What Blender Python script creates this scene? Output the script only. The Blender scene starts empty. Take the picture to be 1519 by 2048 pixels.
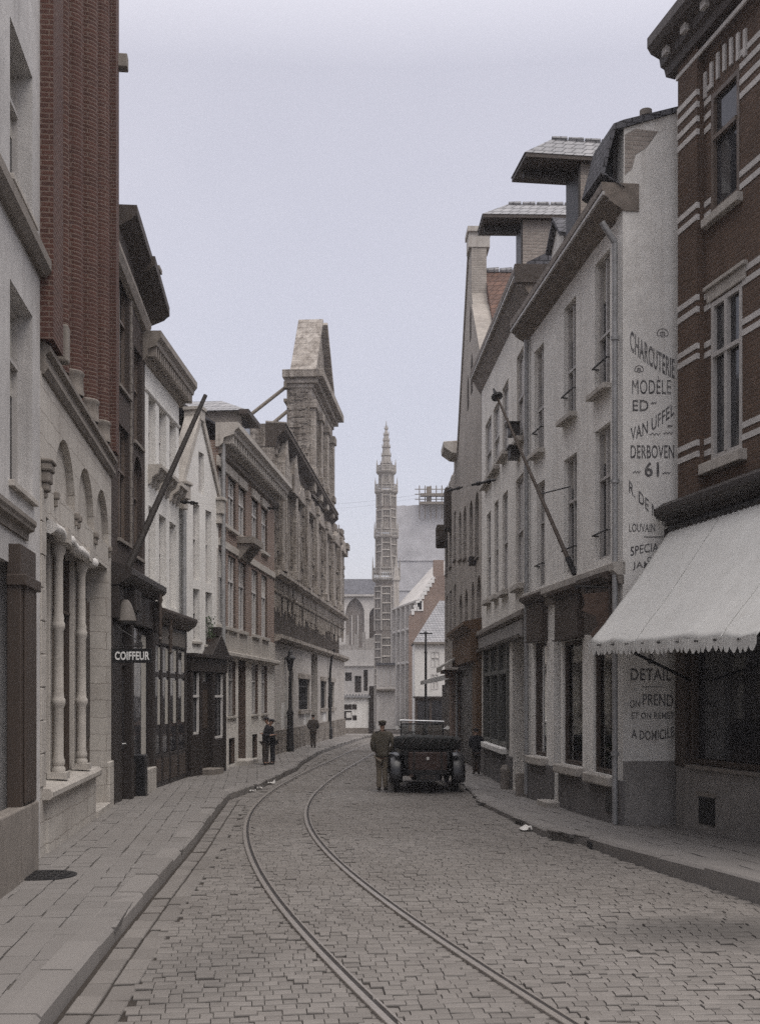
import bpy, bmesh, math, random
import numpy as np
from mathutils import Vector, Matrix
random.seed(7)
RND = np.random.RandomState(11)
sc = bpy.context.scene
COL = sc.collection
# ------------------------------------------------------------------ survey of the street
# picture measurements (in a 1519 px wide frame) turned into metres
FPX, HZ, CX, CAMH = 2300.0, 1395.0, 760.0, 2.1
def gp(px, py, z=0.0):
    Y = (CAMH - z) * FPX / (py - HZ)
    return ((px - CX) / FPX * Y, Y)
def zat(py, Y): return CAMH + (HZ - py) / FPX * Y
def xat(px, Y): return (px - CX) / FPX * Y

# ------------------------------------------------------------------ materials
def new_mat(name):
    m = bpy.data.materials.new(name); m.use_nodes = True
    nt = m.node_tree; nt.nodes.clear()
    return m, nt
def N(nt, t, **kw):
    n = nt.nodes.new(t)
    for k, v in kw.items(): setattr(n, k, v)
    return n
def out(nt, sh):
    o = N(nt, 'ShaderNodeOutputMaterial'); nt.links.new(sh, o.inputs[0])
def c4(c): return (c[0], c[1], c[2], 1)
def mixc(nt, fac, a, b, mode='MIX'):
    n = N(nt, 'ShaderNodeMix', data_type='RGBA', blend_type=mode)
    L = nt.links
    for sock, v in ((n.inputs[0], fac), (n.inputs[6], a), (n.inputs[7], b)):
        if isinstance(v, bpy.types.NodeSocket): L.new(v, sock)
        elif isinstance(v, (int, float)): sock.default_value = v
        else: sock.default_value = c4(v)
    return n.outputs[2]
def noise(nt, vec, scale, detail=4, rough=.55, sx=None):
    if sx:
        mp = N(nt, 'ShaderNodeMapping'); mp.inputs['Scale'].default_value = sx
        nt.links.new(vec, mp.inputs[0]); vec = mp.outputs[0]
    n = N(nt, 'ShaderNodeTexNoise'); n.inputs['Scale'].default_value = scale
    n.inputs['Detail'].default_value = detail; n.inputs['Roughness'].default_value = rough
    nt.links.new(vec, n.inputs['Vector'])
    return n.outputs['Fac']
def ramp(nt, fac, lo, hi, a=0., b=1.):
    n = N(nt, 'ShaderNodeMapRange'); n.clamp = True
    nt.links.new(fac, n.inputs[0])
    n.inputs[1].default_value = lo; n.inputs[2].default_value = hi
    n.inputs[3].default_value = a; n.inputs[4].default_value = b
    return n.outputs[0]
def scl(c, k): return tuple(min(1, x * k) for x in c)
def coords(nt, flat=False):
    tc = N(nt, 'ShaderNodeTexCoord')
    if not flat: return tc.outputs['Object']
    sx = N(nt, 'ShaderNodeSeparateXYZ'); nt.links.new(tc.outputs['Object'], sx.inputs[0])
    ad = N(nt, 'ShaderNodeMath', operation='ADD')
    nt.links.new(sx.outputs[0], ad.inputs[0]); nt.links.new(sx.outputs[1], ad.inputs[1])
    cb = N(nt, 'ShaderNodeCombineXYZ')
    nt.links.new(ad.outputs[0], cb.inputs[0]); nt.links.new(sx.outputs[2], cb.inputs[1])
    return cb.outputs[0]
def finish(nt, col, rough, height, bump, spec=.3, metal=0., dist=.02):
    p = N(nt, 'ShaderNodeBsdfPrincipled')
    if isinstance(col, bpy.types.NodeSocket): nt.links.new(col, p.inputs['Base Color'])
    else: p.inputs['Base Color'].default_value = c4(col)
    if isinstance(rough, bpy.types.NodeSocket): nt.links.new(rough, p.inputs['Roughness'])
    else: p.inputs['Roughness'].default_value = rough
    p.inputs['Specular IOR Level'].default_value = spec
    p.inputs['Metallic'].default_value = metal
    if height is not None and bump > 0:
        b = N(nt, 'ShaderNodeBump'); b.inputs['Strength'].default_value = bump
        b.inputs['Distance'].default_value = dist
        nt.links.new(height, b.inputs['Height']); nt.links.new(b.outputs[0], p.inputs['Normal'])
    out(nt, p.outputs[0])

def plaster(name, col, dirt=None, amount=.5, rough=.9, bump=.35, fine=45, streak=True, var=.22, spec=.2):
    m, nt = new_mat(name); v = coords(nt)
    big = noise(nt, v, .7, 6, .6); fn = noise(nt, v, fine, 3, .6); mid = noise(nt, v, 5, 6, .65)
    c = mixc(nt, ramp(nt, big, .3, .72), scl(col, 1 + var), scl(col, 1 - var))
    c = mixc(nt, ramp(nt, mid, .35, .75, 0, .55), c, scl(col, 1 - 1.4 * var))
    dirt = dirt or scl(col, .45)
    if streak:
        st = noise(nt, v, 1.0, 5, .6, sx=(7, 7, .35))
        c = mixc(nt, ramp(nt, st, .52, .8, 0, amount), c, dirt)
    bl = noise(nt, v, 2.2, 8, .7)
    c = mixc(nt, ramp(nt, bl, .56, .72, 0, amount * .8), c, dirt)
    cr = noise(nt, v, 1.1, 10, .75); pk = N(nt, 'ShaderNodeMath', operation='SUBTRACT'); nt.links.new(cr, pk.inputs[0]); pk.inputs[1].default_value = .5
    ab = N(nt, 'ShaderNodeMath', operation='ABSOLUTE'); nt.links.new(pk.outputs[0], ab.inputs[0])
    c = mixc(nt, ramp(nt, ab.outputs[0], .006, .0, 0, .5), c, scl(dirt, .7))
    c = mixc(nt, ramp(nt, fn, .3, .7, 0, .22), c, scl(col, .6))
    ad = N(nt, 'ShaderNodeMath', operation='ADD'); nt.links.new(fn, ad.inputs[0]); nt.links.new(mid, ad.inputs[1])
    finish(nt, c, rough, ad.outputs[0], bump, spec)
    return m
def masonry(name, c1, c2, mortar, bw=.22, bh=.07, ms=.012, dirt=None, amount=.4, bump=.6, offset=.5, rough=.9, streak=.4):
    m, nt = new_mat(name); v = coords(nt, True); vo = coords(nt)
    wob = noise(nt, vo, 3, 3); 
    b = N(nt, 'ShaderNodeTexBrick'); b.offset = offset
    b.inputs['Scale'].default_value = 1.0
    b.inputs['Brick Width'].default_value = bw; b.inputs['Row Height'].default_value = bh
    b.inputs['Mortar Size'].default_value = ms; b.inputs['Mortar Smooth'].default_value = .4
    b.inputs['Bias'].default_value = -.1
    b.inputs['Color1'].default_value = c4(c1); b.inputs['Color2'].default_value = c4(c2)
    b.inputs['Mortar'].default_value = c4(mortar)
    mx = N(nt, 'ShaderNodeVectorMath', operation='MULTIPLY_ADD')
    cb = N(nt, 'ShaderNodeCombineXYZ'); nt.links.new(wob, cb.inputs[1]); nt.links.new(wob, cb.inputs[0])
    nt.links.new(cb.outputs[0], mx.inputs[0]); mx.inputs[1].default_value = (bh * .35,) * 3
    nt.links.new(v, mx.inputs[2]); nt.links.new(mx.outputs[0], b.inputs['Vector'])
    fn = noise(nt, vo, 30, 4, .6); big = noise(nt, vo, .9, 7, .65)
    c = mixc(nt, ramp(nt, fn, .3, .75, 0, .5), b.outputs['Color'], scl(c2, .55))
    dirt = dirt or scl(c2, .4)
    c = mixc(nt, ramp(nt, big, .45, .72, 0, amount), c, dirt)
    st = noise(nt, vo, 1.0, 5, .6, sx=(6, 6, .3))
    c = mixc(nt, ramp(nt, st, .5, .8, 0, streak), c, dirt)
    inv = N(nt, 'ShaderNodeMath', operation='SUBTRACT'); inv.inputs[0].default_value = 1.0
    nt.links.new(b.outputs['Fac'], inv.inputs[1])
    ad = N(nt, 'ShaderNodeMath', operation='MULTIPLY_ADD'); ad.inputs[1].default_value = .5
    nt.links.new(fn, ad.inputs[0]); nt.links.new(inv.outputs[0], ad.inputs[2])
    finish(nt, c, rough, ad.outputs[0], bump, .2, dist=.012)
    return m
def plain(name, col, rough=.6, var=.25, scale=6, bump=.1, spec=.4, metal=0., grain=None):
    m, nt = new_mat(name); v = coords(nt)
    n1 = noise(nt, v, scale, 6, .65, sx=grain); n2 = noise(nt, v, scale * 7, 3, .6, sx=grain)
    c = mixc(nt, ramp(nt, n1, .3, .72), scl(col, 1 + var), scl(col, 1 - var))
    c = mixc(nt, ramp(nt, n2, .4, .75, 0, .4), c, scl(col, .55))
    finish(nt, c, ramp(nt, n1, .3, .7, rough * .8, min(1, rough * 1.2)), n2, bump, spec, metal)
    return m
def glass_dark(name, col=(.02, .02, .022), rough=.06):
    m, nt = new_mat(name); v = coords(nt)
    p = N(nt, 'ShaderNodeBsdfPrincipled')
    n1 = noise(nt, v, 1.3, 4, .6); n2 = noise(nt, v, 2.5, 2, .5)
    nt.links.new(mixc(nt, ramp(nt, n1, .35, .7), col, scl(col, 2.2)), p.inputs['Base Color'])
    p.inputs['Roughness'].default_value = rough; p.inputs['Specular IOR Level'].default_value = .6
    b = N(nt, 'ShaderNodeBump'); b.inputs['Strength'].default_value = .12; b.inputs['Distance'].default_value = .02
    nt.links.new(n2, b.inputs['Height']); nt.links.new(b.outputs[0], p.inputs['Normal'])
    out(nt, p.outputs[0]); return m
def glass_clear(name):
    m, nt = new_mat(name)
    tr = N(nt, 'ShaderNodeBsdfTransparent'); tr.inputs[0].default_value = (.72, .74, .74, 1)
    gl = N(nt, 'ShaderNodeBsdfGlossy'); gl.inputs['Roughness'].default_value = .04
    gl.inputs[0].default_value = (.9, .9, .9, 1)
    fr = N(nt, 'ShaderNodeFresnel'); fr.inputs[0].default_value = 1.55
    v = coords(nt); b = N(nt, 'ShaderNodeBump'); b.inputs['Strength'].default_value = .08
    nt.links.new(noise(nt, v, 2, 2), b.inputs['Height']); nt.links.new(b.outputs[0], gl.inputs['Normal'])
    mx = N(nt, 'ShaderNodeMixShader'); nt.links.new(fr.outputs[0], mx.inputs[0])
    nt.links.new(tr.outputs[0], mx.inputs[1]); nt.links.new(gl.outputs[0], mx.inputs[2])
    out(nt, mx.outputs[0]); return m
def tiles(name, c1, c2, row=.16, w=.2, amount=.4):
    return masonry(name, c1, c2, scl(c2, .35), bw=w, bh=row, ms=.012, amount=amount, bump=.9)
def toned(name, c_lo, c_hi, rough=.8, bump=.4, fine=60, dirt=None, spec=.35, dark_patches=None):
    m, nt = new_mat(name); v = coords(nt)
    a = N(nt, 'ShaderNodeAttribute'); a.attribute_name = 'tone'
    fn = noise(nt, v, fine, 4, .6); big = noise(nt, v, .35, 5, .6); mid = noise(nt, v, 9, 4, .6)
    c = mixc(nt, a.outputs['Fac'], c_lo, c_hi)
    c = mixc(nt, ramp(nt, fn, .3, .75, 0, .35), c, scl(c_lo, .7))
    c = mixc(nt, ramp(nt, mid, .5, .8, 0, .4), c, scl(c_lo, .8))
    c = mixc(nt, ramp(nt, big, .42, .7, 0, .4), c, dirt or scl(c_lo, .75))
    so_ = N(nt, 'ShaderNodeAttribute'); so_.attribute_name = 'soil_shade'
    c = mixc(nt, ramp(nt, so_.outputs['Fac'], .25, .8, 0, .62), c, scl(c_lo, .3))  # darkens stone sides and bevels: joint dirt plus painted shade of the gaps
    if dark_patches:   # noisy-edged dark patches: staining at right, others under the car and at left
        for (sx_, sy_, rx, ry, k) in dark_patches:
            mp = N(nt, 'ShaderNodeMapping'); mp.vector_type = 'POINT'; mp.inputs['Location'].default_value = (-sx_ / rx, -sy_ / ry, 0); mp.inputs['Scale'].default_value = (1 / rx, 1 / ry, 0); nt.links.new(v, mp.inputs[0])
            ln = N(nt, 'ShaderNodeVectorMath', operation='LENGTH'); nt.links.new(mp.outputs[0], ln.inputs[0])
            wob = noise(nt, v, 1.6, 6, .65); ad_ = N(nt, 'ShaderNodeMath', operation='MULTIPLY_ADD'); ad_.inputs[1].default_value = 1.3; nt.links.new(wob, ad_.inputs[0]); nt.links.new(ln.outputs['Value'], ad_.inputs[2])
            c = mixc(nt, ramp(nt, ad_.outputs[0], 1.0, 1.9, k, 0), c, scl(c_lo, .35))
    finish(nt, c, ramp(nt, big, .35, .7, rough * .85, min(1, rough * 1.1)), fn, bump, spec, dist=.008)
    return m

def scorched(name, light, dark, bump=1.0, bright=.0):
    # fire-damaged carved stone: spalled pale patches, soot runs, open joints
    m, nt = new_mat(name); v = coords(nt); vf = coords(nt, True)
    st = noise(nt, v, 1.0, 8, .68, sx=(3.2, 3.2, .42)); bl = noise(nt, v, 2.6, 9, .72); fn = noise(nt, v, 16, 6, .7)
    b = N(nt, 'ShaderNodeTexBrick'); b.offset = .5
    for k_, q in (('Scale', 1.), ('Brick Width', .62), ('Row Height', .31), ('Mortar Size', .014), ('Mortar Smooth', .6)): b.inputs[k_].default_value = q
    b.inputs['Color1'].default_value = (1, 1, 1, 1); b.inputs['Color2'].default_value = (.72, .7, .68, 1); b.inputs['Mortar'].default_value = (.3, .28, .26, 1)
    nt.links.new(vf, b.inputs['Vector'])
    c = mixc(nt, ramp(nt, st, .38 + bright, .62 + bright), light, dark)
    c = mixc(nt, ramp(nt, bl, .5 + bright, .66 + bright, 0, .85), c, scl(dark, .7))
    c = mixc(nt, ramp(nt, fn, .52, .7, 0, .4), c, scl(light, 1.1))
    c = mixc(nt, ramp(nt, fn, .46, .3, 0, .7), c, scl(dark, .6))
    c = mixc(nt, .75, c, b.outputs['Color'], 'MULTIPLY')
    ad = N(nt, 'ShaderNodeMath', operation='MULTIPLY_ADD'); ad.inputs[1].default_value = 1.5; nt.links.new(bl, ad.inputs[0]); nt.links.new(fn, ad.inputs[2])
    finish(nt, c, .92, ad.outputs[0], bump, .15, dist=.06)
    return m
def faded_ink(name):
    m, nt = new_mat(name); v = coords(nt)
    a = noise(nt, v, 9, 8, .7); b = noise(nt, v, 55, 4, .7)
    c = mixc(nt, ramp(nt, a, .45, .68, 0, .55), (.055, .052, .056), (.42, .41, .39))
    c = mixc(nt, ramp(nt, b, .5, .72, 0, .6), c, (.5, .485, .46))
    finish(nt, c, .9, b, .1, .15); return m
M = dict(
 stone=plaster('pale_ashlar', (.46, .43, .39), (.16, .13, .11), .65),
 stone_dk=plaster('sooty_stone', (.24, .215, .19), (.09, .075, .065), .55),
 stone_ashlar=masonry('coursed_ashlar', (.53, .50, .455), (.46, .43, .39), (.28, .25, .22), bw=.75, bh=.3, ms=.008, amount=.35, bump=.25, dirt=(.17, .14, .12)),
 stucco=plaster('grey_stucco', (.52, .505, .49), (.24, .22, .21), .6),
 brick_red=masonry('dark_red_brick', (.11, .052, .04), (.072, .037, .03), (.19, .14, .115), bw=.2, bh=.064, ms=.011, amount=.45, dirt=(.07, .035, .03)),
 brick_black=masonry('sooty_dark_brick', (.085, .065, .056), (.062, .05, .044), (.075, .06, .053), amount=.3),
 white=plaster('limewash_white', (.75, .735, .70), (.40, .365, .325), .6, var=.12),
 white2=plaster('bright_limewash', (.72, .705, .675), (.42, .39, .36), .5, var=.1),
 brick_e=masonry('brown_red_brick', (.29, .205, .165), (.23, .165, .135), (.36, .31, .27), amount=.4, dirt=(.09, .06, .05)),
 ruin=scorched('scorched_ruin_stone', (.41, .375, .335), (.15, .128, .108)),
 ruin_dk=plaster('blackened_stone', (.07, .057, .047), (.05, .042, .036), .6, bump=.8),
 ruin_lt=scorched('weathered_ledge_stone', (.42, .385, .345), (.155, .132, .112), .8, .05),
 ruin_base=plaster('ruin_ground_render', (.48, .45, .415), (.15, .125, .105), .85, bump=.6),
 ruin_board=plain('charred_boards', (.075, .06, .048), .9, .4, grain=(9, 9, .5), bump=.4),
 render_w=plaster('cream_render', (.76, .74, .70), (.40, .365, .325), .7, var=.13),
 render_b=plaster('warm_cream_render', (.70, .67, .62), (.35, .31, .27), .65, var=.16),
 brick_w=masonry('old_pale_brick', (.42, .37, .33), (.3, .26, .23), (.36, .33, .3), amount=.35),
 brick_r1=masonry('brown_brick', (.14, .092, .066), (.105, .071, .053), (.11, .08, .062), amount=.3, bump=.45),
 band=plaster('white_glazed_band', (.56, .54, .52), (.3, .27, .25), .3),
 grey_brick=masonry('grey_brown_brick', (.43, .395, .35), (.34, .305, .27), (.37, .335, .3), amount=.45),
 plinth=plaster('bluestone_plinth', (.16, .15, .145), (.07, .065, .06), .5),
 plinth_lt=plaster('grey_cement_plinth', (.27, .255, .24), (.11, .1, .095), .5),
 wood_dk=plain('near_black_joinery', (.028, .022, .019), .5, grain=(8, 8, .6)),
 wood_br=plain('brown_joinery', (.058, .043, .034), .55, grain=(8, 8, .6)),
 wood_grey=plain('weathered_grey_joinery', (.15, .135, .12), .7, grain=(8, 8, .6)),
 wood_green=plain('grey_green_joinery', (.1, .1, .09), .6, grain=(8, 8, .6)),
 wood_or=plain('orange_brown_joinery', (.10, .058, .03), .65, grain=(8, 8, .5)),
 timber=plain('raw_timber', (.17, .145, .115), .85, grain=(9, 9, .7)),
 eave=plain('dark_brown_eave', (.055, .042, .034), .7),
 eave_lt=plain('brown_painted_eave', (.24, .21, .18), .7, .35),
 eave_mid=plain('grey_brown_eave', (.19, .16, .135), .75, .4),
 frame_w=plain('white_window_paint', (.55, .53, .51), .5, .12),
 frame_g=plain('grey_window_paint', (.42, .40, .38), .5, .15),
 frame_b=plain('brown_window_paint', (.13, .1, .08), .5, .2),
 shutter=plain('pale_shutter_paint', (.40, .385, .37), .6, .12, grain=(6, 6, 1)),
 blind=plain('pale_blind', (.42, .40, .36), .9, .12),
 glass=glass_dark('window_glass'),
 glass_br=glass_dark('brown_glass', (.05, .036, .024), .12),  # glass of a dark brown colour
 shop_glass=glass_clear('shop_glass'),
 slate=tiles('slate_roof', (.15, .15, .165), (.1, .1, .11), .14, .18),
 slate_lt=tiles('pale_slate_roof', (.38, .375, .38), (.3, .3, .31), .14, .18),
 tile_red=tiles('red_pantiles', (.17, .10, .075), (.12, .075, .06), .2, .19),
 iron=plain('black_iron', (.022, .021, .021), .5, metal=.3),
 zinc=plain('zinc_pipe', (.3, .3, .3), .5, metal=.2),
 pole=plain('tarred_pole', (.04, .034, .03), .7, grain=(9, 9, .6)),
 pole_lt=plain('varnished_pole', (.09, .07, .055), .6, grain=(9, 9, .6)),
 canvas=plaster('cream_canvas', (.60, .595, .57), (.4, .385, .35), .3, bump=.12, var=.06, fine=90),
 cloth_w=plain('white_rolled_canvas', (.6, .58, .55), .95, .12, bump=.5, scale=14),
 rust=plain('rusty_sheet', (.085, .055, .04), .75, .3, bump=.2),
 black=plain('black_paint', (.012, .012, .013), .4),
 paintw=plain('white_sign_paint', (.75, .75, .74), .6, .06),
 ink=faded_ink('faded_black_lettering'),
 ink_lt=plain('faded_grey_ornament', (.16, .15, .15), .9, .3, scale=12),
 sett=toned('granite_setts', (.155, .141, .127), (.212, .194, .176), .75, .4, dirt=(.11, .098, .088), dark_patches=[(3.0, 10.3, 1.1, .8, .8), (1.1, 25.6, .9, 1.6, .5), (-1.3, 9.0, .5, 1.2, .3)]),
 flag=toned('pavement_flags', (.185, .172, .16), (.21, .196, .183), .85, .3, dirt=(.135, .123, .112)),
 kerb=toned('kerb_granite', (.19, .176, .163), (.245, .228, .212), .8, .35),
 joint=plaster('joint_dirt', (.05, .042, .035), (.03, .026, .022), .5), flag_joint=plaster('flag_joint_dirt', (.10, .09, .08), (.06, .053, .047), .5),
 earth=plaster('earth', (.13, .12, .11), None, .4),
 rail=plain('worn_rail_steel', (.27, .245, .22), .42, .2, metal=.35, spec=.5),
 rail_dk=plain('rail_groove', (.03, .026, .024), .8),
 tan_stone=plaster('turret_stone', (.38, .355, .325), (.12, .105, .092), .9, fine=8),
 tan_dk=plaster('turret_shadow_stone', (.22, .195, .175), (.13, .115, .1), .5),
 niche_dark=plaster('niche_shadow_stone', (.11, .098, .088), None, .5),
 church=plaster('grey_church_stone', (.46, .455, .465), (.32, .315, .32), .4),
 church_lt=plaster('pale_church_stone', (.5, .475, .445), (.24, .22, .2), .5),
 skin=plain('skin', (.36, .22, .16), .6, .1),
 skin_h=plain('dark_hair', (.03, .022, .017), .8),
 khaki=plain('khaki_jacket_cloth', (.085, .074, .055), .95, .25, bump=.3, scale=14),
 khaki2=plain('tan_trouser_cloth', (.18, .152, .115), .95, .2, bump=.3, scale=14),
 dark_cloth=plain('navy_cloth', (.018, .018, .022), .95, .3, bump=.3, scale=14),
 brown_cloth=plain('brown_cloth', (.06, .05, .043), .95, .3, bump=.3, scale=14),
 leather=plain('dark_leather', (.02, .015, .012), .5),
 carpaint=plain('dark_car_enamel', (.014, .015, .017), .28, .2, spec=.5),
 fender=plain('black_fender_enamel', (.016, .016, .018), .3, .1, spec=.5),
 tyre=plain('tyre_rubber', (.022, .021, .02), .9),
 rim=plain('wheel_paint', (.09, .085, .08), .5),
 hood=plain('black_hood_cloth', (.014, .015, .014), .75, .4, bump=.3, scale=9),
 trunk=plain('brown_leather_trunk', (.042, .022, .016), .55, .2),
 chrome=plain('nickel', (.62, .61, .58), .2, .1, metal=.9),
 paper=plain('paper', (.62, .6, .57), .9, .1),
 plant=plain('plant_green', (.05, .075, .035), .8, .4),
 flower=plain('pale_petals', (.4, .36, .3), .8, .4),
)
# ------------------------------------------------------------------ mesh building
class MB:
    def __init__(s): s.v = []; s.f = []
    def add(s, vs, fs):
        o = len(s.v); s.v.extend([tuple(p) for p in vs]); s.f.extend([tuple(i + o for i in f) for f in fs])
        return s
    def quad(s, a, b, c, d): return s.add([a, b, c, d], [(0, 1, 2, 3)])
    def box(s, x0, x1, y0, y1, z0, z1, tz=0.0):
        # tz shears z along x
        vs = [(x, y, z + (tz if x == x1 else 0)) for z in (z0, z1) for y in (y0, y1) for x in (x0, x1)]
        return s.add(vs, [(0, 2, 3, 1), (4, 5, 7, 6), (0, 1, 5, 4), (2, 6, 7, 3), (0, 4, 6, 2), (1, 3, 7, 5)])
    def rbox(s, c, size, mat):
        h = [x / 2 for x in size]
        vs = [Vector(c) + mat @ Vector((sx * h[0], sy * h[1], sz * h[2])) for sz in (-1, 1) for sy in (-1, 1) for sx in (-1, 1)]
        return s.add(vs, [(0, 2, 3, 1), (4, 5, 7, 6), (0, 1, 5, 4), (2, 6, 7, 3), (0, 4, 6, 2), (1, 3, 7, 5)])
    def profile(s, pts, u0, u1, dz0=0., dz1=0.):
        # closed (y,z) outline swept along u
        n = len(pts)
        vs = [(u0, y, z + dz0) for y, z in pts] + [(u1, y, z + dz1) for y, z in pts]
        fs = [(i, (i + 1) % n, n + (i + 1) % n, n + i) for i in range(n)] + [tuple(range(n))[::-1], tuple(range(n, 2 * n))]
        return s.add(vs, fs)
    def prism(s, pts, y0, y1):
        # (u,z) outline given thickness in y
        n = len(pts)
        vs = [(u, y0, z) for u, z in pts] + [(u, y1, z) for u, z in pts]
        fs = [(i, n + i, n + (i + 1) % n, (i + 1) % n) for i in range(n)] + [tuple(range(n)), tuple(range(n, 2 * n))[::-1]]
        return s.add(vs, fs)
    def vprism(s, pts, z0, z1):
        n = len(pts)
        vs = [(x, y, z0) for x, y in pts] + [(x, y, z1) for x, y in pts]
        fs = [(i, (i + 1) % n, n + (i + 1) % n, n + i) for i in range(n)] + [tuple(range(n))[::-1], tuple(range(n, 2 * n))]
        return s.add(vs, fs)
    def tube(s, p0, p1, r0, r1=None, n=10, caps=True):
        p0, p1 = Vector(p0), Vector(p1); r1 = r0 if r1 is None else r1
        d = (p1 - p0).normalized(); a = d.orthogonal().normalized(); b = d.cross(a)
        vs = []
        for p, r in ((p0, r0), (p1, r1)):
            for i in range(n):
                t = 2 * math.pi * i / n; vs.append(p + a * (r * math.cos(t)) + b * (r * math.sin(t)))
        fs = [(i, (i + 1) % n, n + (i + 1) % n, n + i) for i in range(n)]
        if caps: fs += [tuple(range(n))[::-1], tuple(range(n, 2 * n))]
        return s.add(vs, fs)
    def path(s, pts, r, n=8):
        for a, b in zip(pts, pts[1:]): s.tube(a, b, r, r, n)
        return s
    def lathe(s, prof, cx, cy, n=14, rot=0., axis='z'):
        vs = []; fs = []
        for r, z in prof:
            for i in range(n):
                t = rot + 2 * math.pi * i / n
                if axis == 'z': vs.append((cx + r * math.cos(t), cy + r * math.sin(t), z))
                else: vs.append((z, cx + r * math.cos(t), cy + r * math.sin(t)))   # axis x
        for k in range(len(prof) - 1):
            for i in range(n):
                fs.append((k * n + i, k * n + (i + 1) % n, (k + 1) * n + (i + 1) % n, (k + 1) * n + i))
        fs += [tuple(range(n))[::-1], tuple(range((len(prof) - 1) * n, len(prof) * n))]
        return s.add(vs, fs)
    def cut(s):
        # start a new separate piece
        s.cuts = getattr(s, 'cuts', [(0, 0)]) + [(len(s.v), len(s.f))]; return s
    def build_each(s, name, mat, parent=None, **kw):
        cs = getattr(s, 'cuts', [(0, 0)]) + [(len(s.v), len(s.f))]; o = None
        for (v0, f0), (v1, f1) in zip(cs, cs[1:]):
            if f1 > f0:
                m = MB(); m.v = s.v[v0:v1]; m.f = [tuple(i - v0 for i in f) for f in s.f[f0:f1]]; o = m.build(name, mat, parent, **kw)
        return o
    def build(s, name, mat, parent=None, smooth=False, bevel=0., label=None):
        me = bpy.data.meshes.new(name); me.from_pydata(s.v, [], s.f); me.update()
        bm = bmesh.new(); bm.from_mesh(me)
        bmesh.ops.recalc_face_normals(bm, faces=bm.faces); bm.to_mesh(me); bm.free()
        me.materials.append(M[mat] if isinstance(mat, str) else mat)
        o = bpy.data.objects.new(name, me); COL.objects.link(o)
        if parent is not None: o.parent = parent
        if smooth:
            me.polygons.foreach_set('use_smooth', [True] * len(me.polygons))
            try: me.set_sharp_from_angle(angle=math.radians(40))
            except Exception: pass
        if bevel:
            b = o.modifiers.new('edge', 'BEVEL'); b.width = bevel; b.segments = 2; b.limit_method = 'ANGLE'; b.angle_limit = math.radians(40)
        if label: o['label'] = label
        return o
def tag(o, label=None, cat=None, group=None, kind=None):
    if label: o['label'] = label
    if cat: o['category'] = cat
    if group: o['group'] = group
    if kind: o['kind'] = kind
    return o
def empty(name, loc=(0, 0, 0), rz=0., label=None, cat=None, group=None):
    o = bpy.data.objects.new(name, None); COL.objects.link(o); o.location = loc; o.rotation_euler = (0, 0, rz)
    o.empty_display_size = .3
    return tag(o, label, cat, group)

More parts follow.
